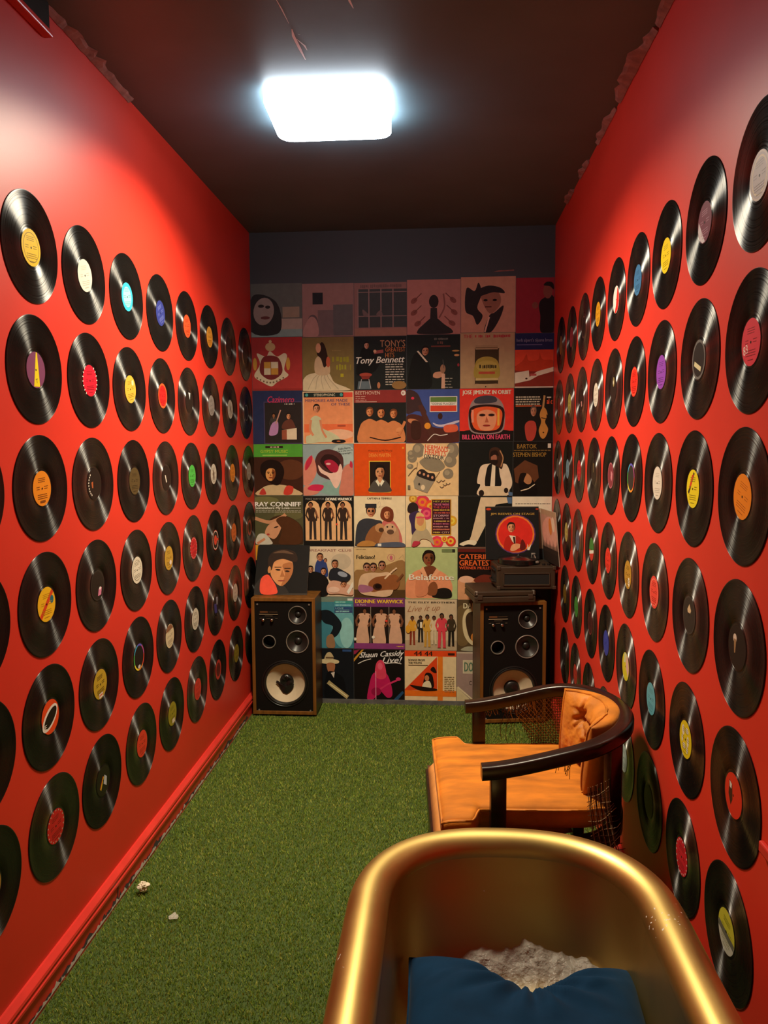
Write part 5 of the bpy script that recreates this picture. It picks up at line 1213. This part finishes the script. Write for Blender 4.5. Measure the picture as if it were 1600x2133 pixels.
    n_ = a_.build('name_strip', s); n_.location = (cx(.27), -.0005, cz(.142)); n_.rotation_euler = (PI / 2, 0, 0)
    for u in (.19, .325):
        b_ = bmesh.new(); lathe(b_, [(.0095, 0), (.0095, .004), (.008, .013), (.006, .015), (.001, .0155)], 20, 'y')
        k_ = obj('level_knob', b_, 'chrome', s, auto=R(40)); k_.location = (cx(u), -.0005, cz(.187))
    for u, v in ((.095, .055), (.905, .055), (.095, .965), (.905, .965)):
        b_ = bmesh.new(); lathe(b_, [(.005, -.001), (.005, .0015), (.001, .002)], 12, 'y')
        k_ = obj('screw', b_, 'ring', s); k_.location = (cx(u), 0, cz(v))
    return s
sl = speaker('walnut loudspeaker with dented cream woofer, against the left wall', (-1.100, 4.405, .012), 0, True)
sr = speaker('walnut loudspeaker under the record player, behind the orange chair', (.219, 4.325, .012), R(8), False)

o, a = t = lean_cover('black album cover with a red-collared man, propped on the left speaker', (-1.103, 4.485, .7045), (-.787, 4.492, .7045), (-1.098, 4.634, .979))
a.rect(0, 0, 1, 1, '#171412').rect(.0, .97, 1, 1, '#3a342e').blob([(.0, .98), (.06, .72), (.2, .62), (.5, .78), (.62, .9), (.6, .98)], '#2a2522').blob([(.14, .98), (.1, .76), (.14, .64), (.24, .6), (.34, .72), (.42, .86), (.42, .98)], '#d84a34').blob([(.28, .56), (.3, .3), (.5, .22), (.68, .34), (.7, .56), (.6, .76), (.48, .82), (.36, .72)], '#bf8454')
a.blob([(.5, .4), (.68, .36), (.7, .56), (.6, .76), (.5, .82), (.56, .6)], '#9c6238').blob([(.24, .5), (.22, .26), (.32, .12), (.52, .08), (.72, .14), (.78, .3), (.7, .34), (.5, .28), (.34, .34), (.3, .5)], '#2c1d14').blob([(.3, .16), (.5, .1), (.7, .18), (.5, .16)], '#5a4230').ell(.42, .5, .05, .018, '#1f130d', .1).ell(.6, .53, .045, .018, '#1f130d', .1).rect(.35, .44, .48, .455, '#22150e').rect(.54, .465, .66, .48, '#22150e').poly([(.5, .5), (.56, .64), (.47, .64)], '#9c6238').ell(.5, .72, .07, .016, '#8c4434').ell(.255, .5, .03, .07, '#b07848'); done(t)

# ------------------------------------------------------------------ suitcase and record player on the right speaker
def metal_corner(bm, x, y, z, s_=.012): box(bm, x - s_, x + s_, y - s_, y + s_, z - s_, z + s_, .003)
cs = empty('suitcase', (.186, 4.285, .7035), R(9))
tag(cs, 'flat brown leatherette case lying on the right speaker', 'case')
CW, CD, CH = .345, .30, .066
obj('lower_shell', bx(0, CW, 0, CD, 0, .036, bevel=.006), 'leatherette', cs)
obj('lid', bx(0, CW, 0, CD, .037, CH, bevel=.006), 'leatherette', cs)
for x in (.004, CW - .004):
    for y in (.004, CD - .004):
        bm = bmesh.new(); lathe(bm, [(.013, -.009), (.012, .004), (.007, .0085), (.001, .0095)], 16, 'z')
        k_ = obj('corner_cap', bm, 'ring', cs, auto=R(40)); k_.location = (x + (.008 if x < .1 else -.008), y + (.008 if y < .1 else -.008), CH - .0075)
for x in (.03, CW - .03):
    obj('latch', bx(x - .014, x + .014, -.004, .004, .020, .046, bevel=.002), 'dullmetal', cs)
tag(cs, cs['label'], 'case')

tt = empty('record_player', (.316, 4.338, .7725), R(5))
tag(tt, 'portable brown record player with black platter, on the flat case', 'record player')
TW, TD, TH = .322, .262, .128
obj('body', bx(0, TW, 0, TD, 0, TH, bevel=.006), 'leatherette', tt)
obj('deck_plate', bx(.012, TW - .012, .012, TD - .012, TH, TH + .004, bevel=.001), 'leatherette', tt)
bm = bmesh.new()
for a_ in ((.03, TW - .03, .022, .030), (.03, TW - .03, .088, .094), (.03, .036, .022, .094), (TW - .036, TW - .03, .022, .094)): box(bm, a_[0], a_[1], -.006, .002, a_[2], a_[3], .001)
g_ = obj('grille_frame', bm, 'dullmetal', tt)
obj('speaker_grille', bx(.036, TW - .036, -.003, .004, .030, .088), 'grille', tt)
for x in (.006, TW - .006):
    for z in (.008, TH - .008):
        obj('corner_guard', bx(x - .010, x + .010, -.004, .016, z - (.008 if z < .05 else .011), z + .011, bevel=.003), 'dullmetal', tt)
bm = bmesh.new(); tube(bm, [(.002, .06, .036), (-.014, .07, .036), (-.016, .11, .036), (-.016, .15, .036), (-.014, .19, .036), (.002, .20, .036)], .006, 8)
tube(bm, [(.002, .06, .100), (-.010, .06, .100), (-.010, .2, .100), (.002, .2, .100)], .004, 6)
obj('carry_handle', bm, 'rubber', tt, auto=R(50))
obj('handle_recess', bx(-.003, .004, .055, .205, .03, .108), 'grille', tt)
bm = bmesh.new(); lathe(bm, [(.112, 0), (.116, .003), (.116, .026), (.112, .030), (.05, .031), (.048, .032), (.02, .033), (.001, .033)], 56)
p_ = obj('platter', bm, 'vinyl_plain', tt, auto=R(40)); p_.location = (.135, .118, TH + .004)
bm = bmesh.new(); lathe(bm, [(.022, 0), (.006, .009), (.003, .016), (.001, .016)], 20)
k_ = obj('spindle', bm, 'rubber', p_, auto=R(40)); k_.location = (0, 0, .033)
bm = bmesh.new(); lathe(bm, [(.022, 0), (.022, .012), (.012, .016), (.012, .036), (.001, .037)], 24)
k_ = obj('tonearm_base', bm, 'rubber', tt, auto=R(40)); k_.location = (TW - .078, TD - .06, TH + .004)
bm = bmesh.new(); tube(bm, [(0, .03, .03), (0, 0, .032), (-.01, -.08, .03), (-.018, -.14, .022)], .0045, 8)
box(bm, -.012, .012, .02, .05, .018, .042, .003); box(bm, -.03, -.008, -.165, -.135, .010, .022, .002)
k_ = obj('tonearm', bm, 'ring', tt, auto=R(40)); k_.location = (TW - .078, TD - .06, TH + .004)
for x in (.262, .290):
    bm = bmesh.new(); lathe(bm, [(.009, 0), (.009, .010), (.001, .011)], 16)
    k_ = obj('control_knob', bm, 'rubber', tt, auto=R(40)); k_.location = (x, .028, TH + .004)

o, a = t = lean_cover('black album cover with an orange-ringed red portrait, standing behind the platter', (.262, 4.578, .907), (.574, 4.586, .907), (.250, 4.626, 1.216))
a.rect(0, 0, 1, 1, '#1b1a1a').rect(0, .0, 1, .012, '#4a4640').ell(.06, .05, .05, .022, '#b83c1c').text('JIM REEVES ON STAGE', .1, .12, .92, .17, '#a8863c', 0, 0, .002).ell(.56, .52, .375, .37, '#5c3464').ell(.56, .52, .355, .35, '#e8702c').ell(.56, .52, .325, .32, '#c82a20').ell(.97, .05, .03, .016, '#a8381c')
a.blob([(.34, .78), (.36, .64), (.42, .56), (.6, .56), (.68, .66), (.7, .82), (.56, .85), (.42, .84)], '#a82418').poly([(.44, .54), (.56, .56), (.56, .72), (.5, .66)], '#d8c8b0').poly([(.51, .57), (.55, .57), (.56, .72), (.53, .7)], '#2a1614').face(.48, .4, .08, '#cf9268', '#2c1c14').blob([(.46, .82), (.5, .72), (.6, .7), (.68, .74), (.6, .8), (.52, .84)], '#cf9268').blob([(.64, .8), (.68, .62), (.74, .7), (.74, .8)], '#5c1814').poly([(.78, .7), (.8, .78), (.86, .7), (.82, .82), (.78, .82)], '#d8ccb8'); done(t)
o, a = t = lean_cover('pink sunset album cover leaning along the right wall behind the tonearm', (.604, 4.600, .907), (.648, 4.300, .907), (.576, 4.606, 1.208))
a.rect(0, 0, 1, 1, '#b08a78').rect(0, .0, 1, .1, '#a88c70').blob([(.1, .3), (.5, .12), (.9, .2), (.96, .6), (.5, .66), (.1, .6)], '#cf9a88').ell(.6, .3, .1, .16, '#c87a3c').ell(.8, .24, .1, .14, '#e0c0a8').rect(0, .72, 1, 1, '#2c2420')
for k in range(16): a.poly([(.02 + .06 * k, .8), (.05 + .06 * k, .5 + .14 * abs(math.sin(k * 2.3))), (.08 + .06 * k, .8)], '#332a24'); a.z -= a.eps
a.z += a.eps
done(t)

# ================================================================== CUSHION HELPERS
def pillow_mesh(name, fn, nu, nv, m, parent, tris=False):
    """fn(u, v, side) -> point; two skins joined round the edge"""
    V, F = [], []
    idx = {}
    for side in (1, -1):
        for i in range(nu + 1):
            for j in range(nv + 1):
                edge = i in (0, nu) or j in (0, nv)
                if edge and side == -1:
                    idx[(side, i, j)] = idx[(1, i, j)]; continue
                idx[(side, i, j)] = len(V)
                V.append(fn(-1 + 2 * i / nu, -1 + 2 * j / nv, side))
        for i in range(nu):
            for j in range(nv):
                q = (idx[(side, i, j)], idx[(side, i + 1, j)], idx[(side, i + 1, j + 1)], idx[(side, i, j + 1)])
                F.append(q if side == 1 else q[::-1])
    return pydata(name, V, F, m, parent, True)

def sstep(a, b, x):
    t = min(max((x - a) / (b - a), 0), 1); return t * t * (3 - 2 * t)

# ================================================================== ORANGE CHAIR
CH_X, CH_Y = .365, 2.530
ch = empty('barrel_armchair', (CH_X, CH_Y, 0), R(3))
tag(ch, 'dark wooden barrel armchair with orange velvet cushions and torn cane', 'chair')
def u_path(hw, rx, tip, n=14, m=36, z=lambda x: 0):
    """U seen from above, open towards -x: near arm tip -> back -> far arm tip"""
    p = []
    for k in range(n): x = tip + (0 - tip) * k / n; p.append((x, -hw, z(x)))
    for k in range(m + 1):
        t = -PI / 2 + PI * k / m
        x, y = rx * math.cos(t), hw * math.sin(t); p.append((x, y, z(x)))
    for k in range(1, n + 1): x = tip * k / n; p.append((x, hw, z(x)))
    return p
zr = lambda x: .600 + .085 * sstep(-.30, .22, x)          # underside height of the arm rail
bm = bmesh.new()
sweep(bm, u_path(.287, .225, -.262, z=lambda x: zr(x) + .021), rrect(.050, .042, .010, 3))
obj('arm_rail', bm, 'darkwood', ch, auto=R(35))
bm = bmesh.new()
sweep(bm, u_path(.267, .205, -.20, z=lambda x: .385), rrect(.034, .060, .006, 2))
obj('seat_rail', bm, 'darkwood', ch, auto=R(35))
for sy in (-1, 1):
    bm = bmesh.new()
    tube_pts = [(-.212, sy * .262, .36), (-.214, sy * .285, .48), (-.218, sy * .266, .61)]
    for a_, b_ in ((.36, .61),):
        box(bm, -.236, -.190, sy * .285 - .020, sy * .285 + .020, .34, .612, .004)
    obj('arm_post', bm, 'darkwood', ch, auto=R(35))
    bm = bmesh.new()
    v0 = [(-.33, sy * .235), (-.285, sy * .275)]
    box(bm, -.398, -.355, sy * .255 - .021, sy * .255 + .021, .012, .37, .004)
    obj('leg', bm, 'darkwood', ch, auto=R(35))
    bm = bmesh.new(); box(bm, .105, .145, sy * .165 - .02, sy * .165 + .02, .012, .37, .004)
    obj('leg', bm, 'darkwood', ch, auto=R(35))
for t_ in (-50, 50):
    px, py = .220 * math.cos(R(t_)), .276 * math.sin(R(t_))
    bm = bmesh.new(); b2 = bx(-.014, .014, -.028, .028, .36, zr(px) + .012, bevel=.004)
    merge(bm, b2, Matrix.Translation((px, py, 0)) @ Matrix.Rotation(R(t_), 4, 'Z'))
    obj('rear_post', bm, 'darkwood', ch, auto=R(35))
obj('front_rail', bx(-.408, -.363, -.280, .280, .330, .392, bevel=.005), 'darkwood', ch)
for sy in (-1, 1):
    obj('side_rail', bx(-.375, -.19, sy * .255 - .018, sy * .255 + .018, .335, .395, bevel=.005), 'darkwood', ch)
# upholstered deck under the loose seat cushion
def deck_fn(u, v, s):
    x = -.187 + .213 * u; e = (1 - abs(u) ** 8) ** .25 * (1 - abs(v) ** 8) ** .25
    hw = .288 - .03 * sstep(-.75, -.6, u) - .05 * sstep(.3, 1.0, u)
    return (x, hw * v, .400 + (.028 if s > 0 else -.020) * e)
pillow_mesh('seat_deck', deck_fn, 20, 20, 'deck', ch)
def t_half(x): return .328 - .068 * sstep(-.292, -.262, x) - .075 * sstep(.02, .20, x) ** 1.5
def seat_pt(u, v, s, k=1.0):
    x = -.130 + .253 * u
    y = t_half(x) * v
    e = max(0, 1 - abs(u) ** 10) ** .22 * max(0, 1 - abs(v) ** 10) ** .22
    crown = .010 * (1 - u * u) * (1 - v * v)
    wob = .004 * noise.noise(Vector((x * 9, y * 9, 3.1)))
    z = .462 + (.040 * e + crown + wob if s > 0 else -.036 * e)
    return (x, y, z)
sc_ = pillow_mesh('seat_cushion', lambda u, v, s: seat_pt(u, v, s), 64, 48, 'orange', ch)
# piping on the seat cushion's upper edge
bm = bmesh.new(); pts = []
def edge_pts(zo):
    out = []
    N = 60
    for k in range(N): out.append((-1 + 2 * k / N, -.985))
    for k in range(24): out.append((.985, -1 + 2 * k / 24))
    for k in range(N): out.append((1 - 2 * k / N, .985))
    for k in range(24): out.append((-.985, 1 - 2 * k / 24))
    res = []
    for u, v in out:
        u = max(-.985, min(.985, u)); v = max(-.985, min(.985, v))
        p = seat_pt(u, v, 1); res.append((p[0], p[1], p[2] + zo))
    return res
tube(bm, edge_pts(.003), .0042, 6, closed=True)
obj('piping', bm, 'orange2', sc_, auto=R(60))

# tufted back cushion bent round the inside of the back
TUFTS = [(-.42, .34), (.42, .34), (0, -.28)]
def back_pt(u, v, s):
    ang = u * R(66)
    zc = .495 + .116 * (v + 1) + .012 * (1 - u * u)
    lean_ = .045 * (v + 1) * .5
    e = max(0, 1 - abs(u) ** 3.4) ** .5 * max(0, 1 - abs(v) ** 3.4) ** .5
    th = .062 * e
    d = 0
    if s > 0:
        th += .012 * e
        for (tu, tv) in TUFTS:
            du, dv = (u - tu) * 1.7, (v - tv)
            rr = math.hypot(du, dv)
            d += .050 * math.exp(-(rr / .16) ** 2) + .016 * math.exp(-(rr / .4) ** 2)
            an = math.atan2(dv, du)
            d += .006 * math.cos(an * 7 + tu * 5) * math.exp(-((rr - .25) / .16) ** 2)
        for (a1, b1, a2, b2) in ((-.42, .34, 0, -.28), (0, -.28, .42, .34), (-.42, .34, -.46, 1), (.42, .34, .46, 1), (-.42, .34, .42, .34), (0, -.28, 0, -1)):
            L2 = (a2 - a1) ** 2 + (b2 - b1) ** 2
            t = max(0, min(1, ((u - a1) * (a2 - a1) + (v - b1) * (b2 - b1)) / L2))
            dd = math.hypot((u - a1 - t * (a2 - a1)) * 1.7, v - b1 - t * (b2 - b1))
            d += .014 * math.exp(-(dd / .07) ** 2)
        d *= e
        d += -.005 * noise.noise(Vector((u * 5, v * 5, 1.0))) * e - .0025 * noise.noise(Vector((u * 16, v * 14, 5.0))) * e
    off = (th - d) if s > 0 else -th * .55
    rx, ry = .150 + lean_ - off, .198 + lean_ * .3 - off
    return (rx * math.cos(ang), ry * math.sin(ang), zc - .006 * (1 - e) * v)
bc = pillow_mesh('back_cushion', back_pt, 72, 56, 'orange2', ch)
bm = bmesh.new()
pts = [back_pt(-.97 + 1.94 * k / 50, .965, 1) for k in range(51)]
pts = [back_pt(-.97, -.9 + 1.86 * k / 16, 1) for k in range(16)] + pts + [back_pt(.97, .96 - 1.86 * k / 16, 1) for k in range(1, 17)]
tube(bm, pts, .0045, 6)
obj('piping', bm, 'orange2', bc, auto=R(60))
for (tu, tv) in TUFTS:
    p = back_pt(tu, tv, 1)
    bm = bmesh.new(); lathe(bm, [(.010, 0), (.009, .004), (.005, .007), (.0005, .008)], 14, 'z')
    k_ = obj('tuft_button', bm, 'orange2', bc, auto=R(60)); k_.location = p
    k_.rotation_euler = Vector((-math.cos(tu * R(66)), -math.sin(tu * R(66)), 0)).to_track_quat('Z', 'Y').to_euler()

# woven cane between arm rail and seat rail, torn out along the arms
def cane_uv(sgm, h):
    """sgm: arc position, 0 = middle of the back, + = far arm; h 0 bottom .. 1 top"""
    hw, rx = .278, .216
    qa = 0.37                                       # arc length of a quarter
    if abs(sgm) < qa:
        t = sgm / qa * PI / 2; x, y = rx * math.cos(t), hw * math.sin(t)
    else:
        x, y = -(abs(sgm) - qa), math.copysign(hw, sgm)
    zb, zt = .412, zr(x) + .004
    bul = .004 * math.sin(PI * h)
    return Vector((x, y + bul * (1 if y > 0 else -1) * (abs(y) > .2), zb + (zt - zb) * h))
rc = random.Random(11)
dark, pale = bmesh.new(), bmesh.new()
def intact(sg, h):
    """is the weave whole here?"""
    if sg > .36: return False if sg > .47 else h > 1 - (.47 - sg) / .11 or h < .10
    if sg < -.17: return False
    return True
step = .0065
ns = int(1.1 / step)
for i in range(ns):
    sg = -.17 + i * step
    if sg > .565: break
    run = []
    for k in range(11):
        h = k / 10
        ok = intact(sg, h)
        if ok: run.append(cane_uv(sg, h))
        if (not ok or k == 10) and len(run) > 1:
            tube(dark, run, .0014, 4, caps=False); run = []
        elif not ok: run = []
    if sg > .36:                                    # frayed stubs on the far arm
        for q in range(2):
            s2 = sg + rc.uniform(-.004, .004); L = rc.uniform(.015, .055) * (1 if sg < .5 else .5)
            p0 = cane_uv(s2, 1.0); run = [p0]
            dx, dy = rc.uniform(-.012, .012), rc.uniform(-.014, .006)
            for k in range(1, 5): run.append(p0 + Vector((dx * (k / 4) ** 1.5, dy * (k / 4) ** 1.5, -L * k / 4)))
            tube(pale if rc.random() < .45 else dark, run, .0010, 4)
        p0 = cane_uv(sg, 0); L = rc.uniform(.008, .022)
        tube(pale if rc.random() < .7 else dark, [p0, p0 + Vector((rc.uniform(-.006, .006), rc.uniform(-.01, .004), L))], .0012, 4)
for k in range(1, 26):
    h = k / 26; run = []
    for i in range(0, 80):
        sg = -.17 + i * .0085
        if sg > .5: break
        if intact(sg, h): run.append(cane_uv(sg, h) + Vector((0, 0, .0)))
        else:
            if len(run) > 1: tube(dark, run, .0011, 4, caps=False)
            run = []
    if len(run) > 1: tube(dark, run, .0011, 4, caps=False)
for d0 in (-1, 1):                                  # diagonal strands in the paler cane colour
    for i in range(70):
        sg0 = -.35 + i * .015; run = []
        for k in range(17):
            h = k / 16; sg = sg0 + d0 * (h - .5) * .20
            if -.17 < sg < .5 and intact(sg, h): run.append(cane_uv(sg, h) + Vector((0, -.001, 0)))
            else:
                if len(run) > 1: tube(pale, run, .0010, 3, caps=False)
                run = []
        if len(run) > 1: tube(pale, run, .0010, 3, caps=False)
# few long strands trailing in the hole
for sg, L in ((.47, .13), (.45, .15), (.44, .11), (.50, .10), (.42, .14)):
    p0 = cane_uv(sg, 1.0)
    tube(dark, [p0 + Vector((-.035 * math.sin(k / 8 * 2.2) * (1 if L > .12 else -1), -.01 * k / 8, -L * k / 8)) for k in range(9)], .0010, 4)
# torn flap and fringe hanging outside the near rear corner
def flap(a_, h):
    p = cane_uv(-.315 + .10 * a_, .62 - .62 * h)
    nrm = Vector((.45, -.9, 0)); return p + nrm * (.004 + .050 * h * h) + Vector((0, 0, -.045 * h))
for i in range(30):
    a_ = i / 29; n_ = 10
    end = 1.0 + rc.uniform(.02, .38)
    tube(pale if i % 3 == 0 else dark, [flap(a_ * .9 + .05 * math.sin(3 * k / n_ + i), end * k / n_) for k in range(n_ + 1)], .0011, 4)
for k in range(15):
    h = .12 + .06 * k
    ext = rc.uniform(0, .35)
    tube(pale if k % 3 == 0 else dark, [flap(-.05 + (1.05 + ext) * q / 6, h + .03 * math.sin(q + k)) for q in range(7)], .0011, 4)
for k in range(9):
    p0 = cane_uv(-.36 - .006 * k, 1.0)
    tube(dark, [p0, p0 + Vector((rc.uniform(-.02, .01), rc.uniform(-.01, .02), -rc.uniform(.02, .06)))], .0009, 4)
cd_ = obj('cane_weave', dark, 'cane', ch); cd_['kind'] = 'stuff'
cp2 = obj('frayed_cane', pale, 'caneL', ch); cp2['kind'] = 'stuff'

# ================================================================== GOLD BATHTUB SEAT
TX, TYF, TY0, THW = .163, 2.015, .42, .376
tb = empty('bathtub_sofa', (TX, 1.2, 0), 0)
tag(tb, 'gold-painted rolled-rim bathtub seat in the right foreground', 'bathtub')
def tub_plan(n=96):
    """closed plan outline (outer rim) with outward normals; local to the tub's origin"""
    P = []
    cap = .36
    ya, yb = TYF - cap - 1.2, TY0 + cap - 1.2
    ex = 2.35
    def cap_pts(y0, sgn):
        out = []
        for k in range(n // 2 + 1):
            t = PI * k / (n // 2)
            c, s_ = math.cos(t), math.sin(t)
            out.append((THW * math.copysign(abs(c) ** (2 / ex), c), y0 + sgn * cap * abs(s_) ** (2 / ex)))
        return out
    far = cap_pts(ya, 1)                      # right -> far -> left
    left = [(-THW, ya + (yb - ya) * k / 12) for k in range(1, 12)]
    near = [(-x, y) for x, y in cap_pts(yb, -1)]
    right = [(THW, yb + (ya - yb) * k / 12) for k in range(1, 12)]
    P = far + left + near + right
    # drop duplicates, resample evenly
    Q = [P[0]]
    for p in P[1:]:
        if math.hypot(p[0] - Q[-1][0], p[1] - Q[-1][1]) > 1e-4: Q.append(p)
    L = [0]
    for a_, b_ in zip(Q, Q[1:] + Q[:1]): L.append(L[-1] + math.hypot(b_[0] - a_[0], b_[1] - a_[1]))
    N = 160; out = []
    j = 0
    for k in range(N):
        s_ = L[-1] * k / N
        while L[j + 1] < s_: j += 1
        t = (s_ - L[j]) / (L[j + 1] - L[j]); a_, b_ = Q[j], Q[(j + 1) % len(Q)]
        out.append((a_[0] + (b_[0] - a_[0]) * t, a_[1] + (b_[1] - a_[1]) * t))
    return out
PL = tub_plan()
NP = len(PL)
NRM = []
for k in range(NP):
    a_, b_ = PL[k - 1], PL[(k + 1) % NP]
    dx, dy = b_[0] - a_[0], b_[1] - a_[1]; l_ = math.hypot(dx, dy)
    NRM.append((dy / l_, -dx / l_))
def tub_ring(d, z):
    r_ = []
    for (x, y), (nx, ny) in zip(PL, NRM):
        extra = .34 * max(0, .52 - z) * max(0, ny) ** 2 + .05 * max(0, .52 - z) * (1 - max(0, ny) ** 2)
        r_.append((x - nx * (d + extra), y - ny * (d + extra), z))
    return r_
def loft(bm, rings, cap0=False, cap1=False):
    R_ = [[bm.verts.new(p) for p in r_] for r_ in rings]
    n_ = len(R_[0])
    for a_, b_ in zip(R_, R_[1:]):
        for k in range(n_): bm.faces.new((a_[k], a_[(k + 1) % n_], b_[(k + 1) % n_], b_[k]))
    if cap0: bm.faces.new(R_[0])
    if cap1: bm.faces.new(R_[-1])
def arc(cx, cz, rx, rz, a0, a1, n):
    return [(cx + rx * math.cos(R(a0 + (a1 - a0) * k / n)), cz + rz * math.sin(R(a0 + (a1 - a0) * k / n))) for k in range(n + 1)]
bm = bmesh.new()
inner = [(.0975, .505), (.100, .47), (.104, .42), (.110, .36), (.122, .31), (.150, .278), (.20, .265), (.27, .262)]
outer_ = [(.25, .135), (.18, .14), (.13, .165), (.098, .25), (.090, .36), (.086, .46), (.084, .52)]
loft(bm, [tub_ring(d, z) for d, z in outer_] , cap0=True)
obj('outer_shell', bm, 'gold', tb, auto=R(60))
bm = bmesh.new()
loft(bm, [tub_ring(d, z) for d, z in [(.0962, .532)] + inner], cap1=True)
obj('basin', bm, 'gold', tb, auto=R(60))
bm = bmesh.new()
# rolled rim: inset measured from the outer outline
loft(bm, [tub_ring(d, z) for d, z in [(p[0], p[1]) for p in arc(.048, .532, .048, .048, 0, 180, 20)] + [(.002, .515), (.010, .505), (.022, .502), (.034, .506)]])
obj('rolled_rim', bm, 'gold', tb, auto=R(60))
for sx in (-1, 1):
    for yy in (.46, -.46):
        bm = bmesh.new()
        base = Vector((sx * .21, yy, 0))
        tube(bm, [base + Vector((-sx * .03, 0, .19)), base + Vector((sx * .02, 0, .14)), base + Vector((sx * .05, 0, .09)), base + Vector((sx * .04, 0, .045)), base + Vector((sx * .055, 0, .030))], [.03, .032, .026, .022, .02], 12)
        b2 = bmesh.new(); bmesh.ops.create_uvsphere(b2, u_segments=16, v_segments=10, radius=.030); merge(bm, b2, Matrix.Translation(base + Vector((sx * .055, 0, .0305))))
        obj('claw_foot', bm, 'gold', tb, auto=R(60))

# ------------------------------------------------------------------ blue cushion and plastic film in the tub
bc_o = empty('velvet_cushion', (.176, 1.462, .272), R(-1.5))
tag(bc_o, 'dark blue velvet cushion lying in the gold tub', 'cushion')
def blue_pt(u, v, s):
    hx = .256 - .010 * (1 - abs(v) ** 2); 
    x = hx * u
    ymax = .262 - .075 * math.exp(-((u - .05) / .42) ** 2) + .012 * abs(u)
    y = ymax * v if v > 0 else .26 * v
    e = max(0, 1 - abs(u) ** 3.2) ** .5 * max(0, 1 - abs(v) ** 3.2) ** .5
    z = .100
    top = .075 * e
    # gathers radiating from the pinched middle of the far edge
    g = 0
    px, py = .02, .20
    dx, dy = x - px, y - py
    rr = math.hypot(dx, dy); an = math.atan2(dy, dx)
    if s > 0:
        g = .011 * math.sin(an * 13 + 2 * noise.noise(Vector((x * 8, y * 8, 0)))) * math.exp(-((rr - .09) / .09) ** 2)
        g += .006 * noise.noise(Vector((x * 10, y * 16, 4)))
        top -= .030 * math.exp(-(rr / .10) ** 2)
        for q0 in (-.16, -.05, .17):
            dd = (y - .16) - .55 * (x - q0)
            g += .006 * math.exp(-(dd / .014) ** 2) * math.exp(-((x - q0) / .10) ** 2)
    zz = z + (top + g * e if s > 0 else -.097 * e)
    return (x, y, zz)
bo = pillow_mesh('cushion_body', blue_pt, 80, 64, 'velvet', bc_o)
bm = bmesh.new()
pts = [blue_pt(-1 + 2 * k / 60, 1, 1) for k in range(61)] + [blue_pt(1, 1 - 2 * k / 40, 1) for k in range(1, 40)] + [blue_pt(1 - 2 * k / 60, -1, 1) for k in range(61)] + [blue_pt(-1, -1 + 2 * k / 40, 1) for k in range(1, 40)]
tube(bm, pts, .0035, 6, closed=True)
obj('seam', bm, 'velvet', bc_o, auto=R(60))

nx_, ny_ = 90, 44
V, F = [], []
for i in range(nx_ + 1):
    for j in range(ny_ + 1):
        a_, b_ = i / nx_, j / ny_
        x = .035 + .375 * a_
        q = (x - .195) / .22
        y = 1.852 - .085 * q * q - .130 * (1 - b_)
        e = math.sin(PI * min(max(a_, .03), .97)) ** .3
        rise = sstep(.15, .9, b_)
        rg = lambda f, k_: 1 - 2.2 * abs(noise.noise(Vector((x * f + 2 * y, y * f * .7 - x * 3, k_))))
        peak = math.exp(-((x - .085) / .035) ** 2) + 1.15 * math.exp(-((x - .215) / .05) ** 2) + .5 * math.exp(-((x - .34) / .05) ** 2)
        z = .294 + .034 * rise * e + .012 * rise * e * peak + .012 * rg(8, 7) + .008 * rg(17, 3) + .004 * rg(38, 1)
        V.append((x, y, max(z, .275)))
for i in range(nx_):
    for j in range(ny_):
        a_ = i * (ny_ + 1) + j
        F.append((a_, a_ + ny_ + 1, a_ + ny_ + 2, a_ + 1))
pf = pydata('plastic_sheet', V, F, 'film', None, True)
tag(pf, 'crumpled clear plastic sheet tucked behind the blue cushion', 'plastic sheet')

# ------------------------------------------------------------------ litter on the turf
def scrap(name, loc, r_, m, label, seed, flat=1.0):
    bm = bmesh.new(); bmesh.ops.create_icosphere(bm, subdivisions=3, radius=r_)
    for v in bm.verts:
        n_ = noise.noise(v.co * (2.2 / r_) * .5 + Vector((seed, 0, 0))); n2 = abs(noise.noise(v.co * (4.0 / r_) * .5 + Vector((0, seed, 0))))
        v.co *= 1 + .55 * n_ - .5 * n2
        v.co.z *= flat
    zmin = min(v.co.z for v in bm.verts)
    for v in bm.verts: v.co.z -= zmin
    o = obj(name, bm, m); o.location = loc
    return tag(o, label, 'litter')
scrap('paper_scrap', (-1.052, 2.575, .009), .021, 'tissue', 'crumpled cream tissue on the turf by the left baseboard', 4.0, .75)
scrap('plastic_wisp', (-.892, 2.431, .009), .017, 'film', 'clear plastic wisp lying on the turf', 9.0, .18)
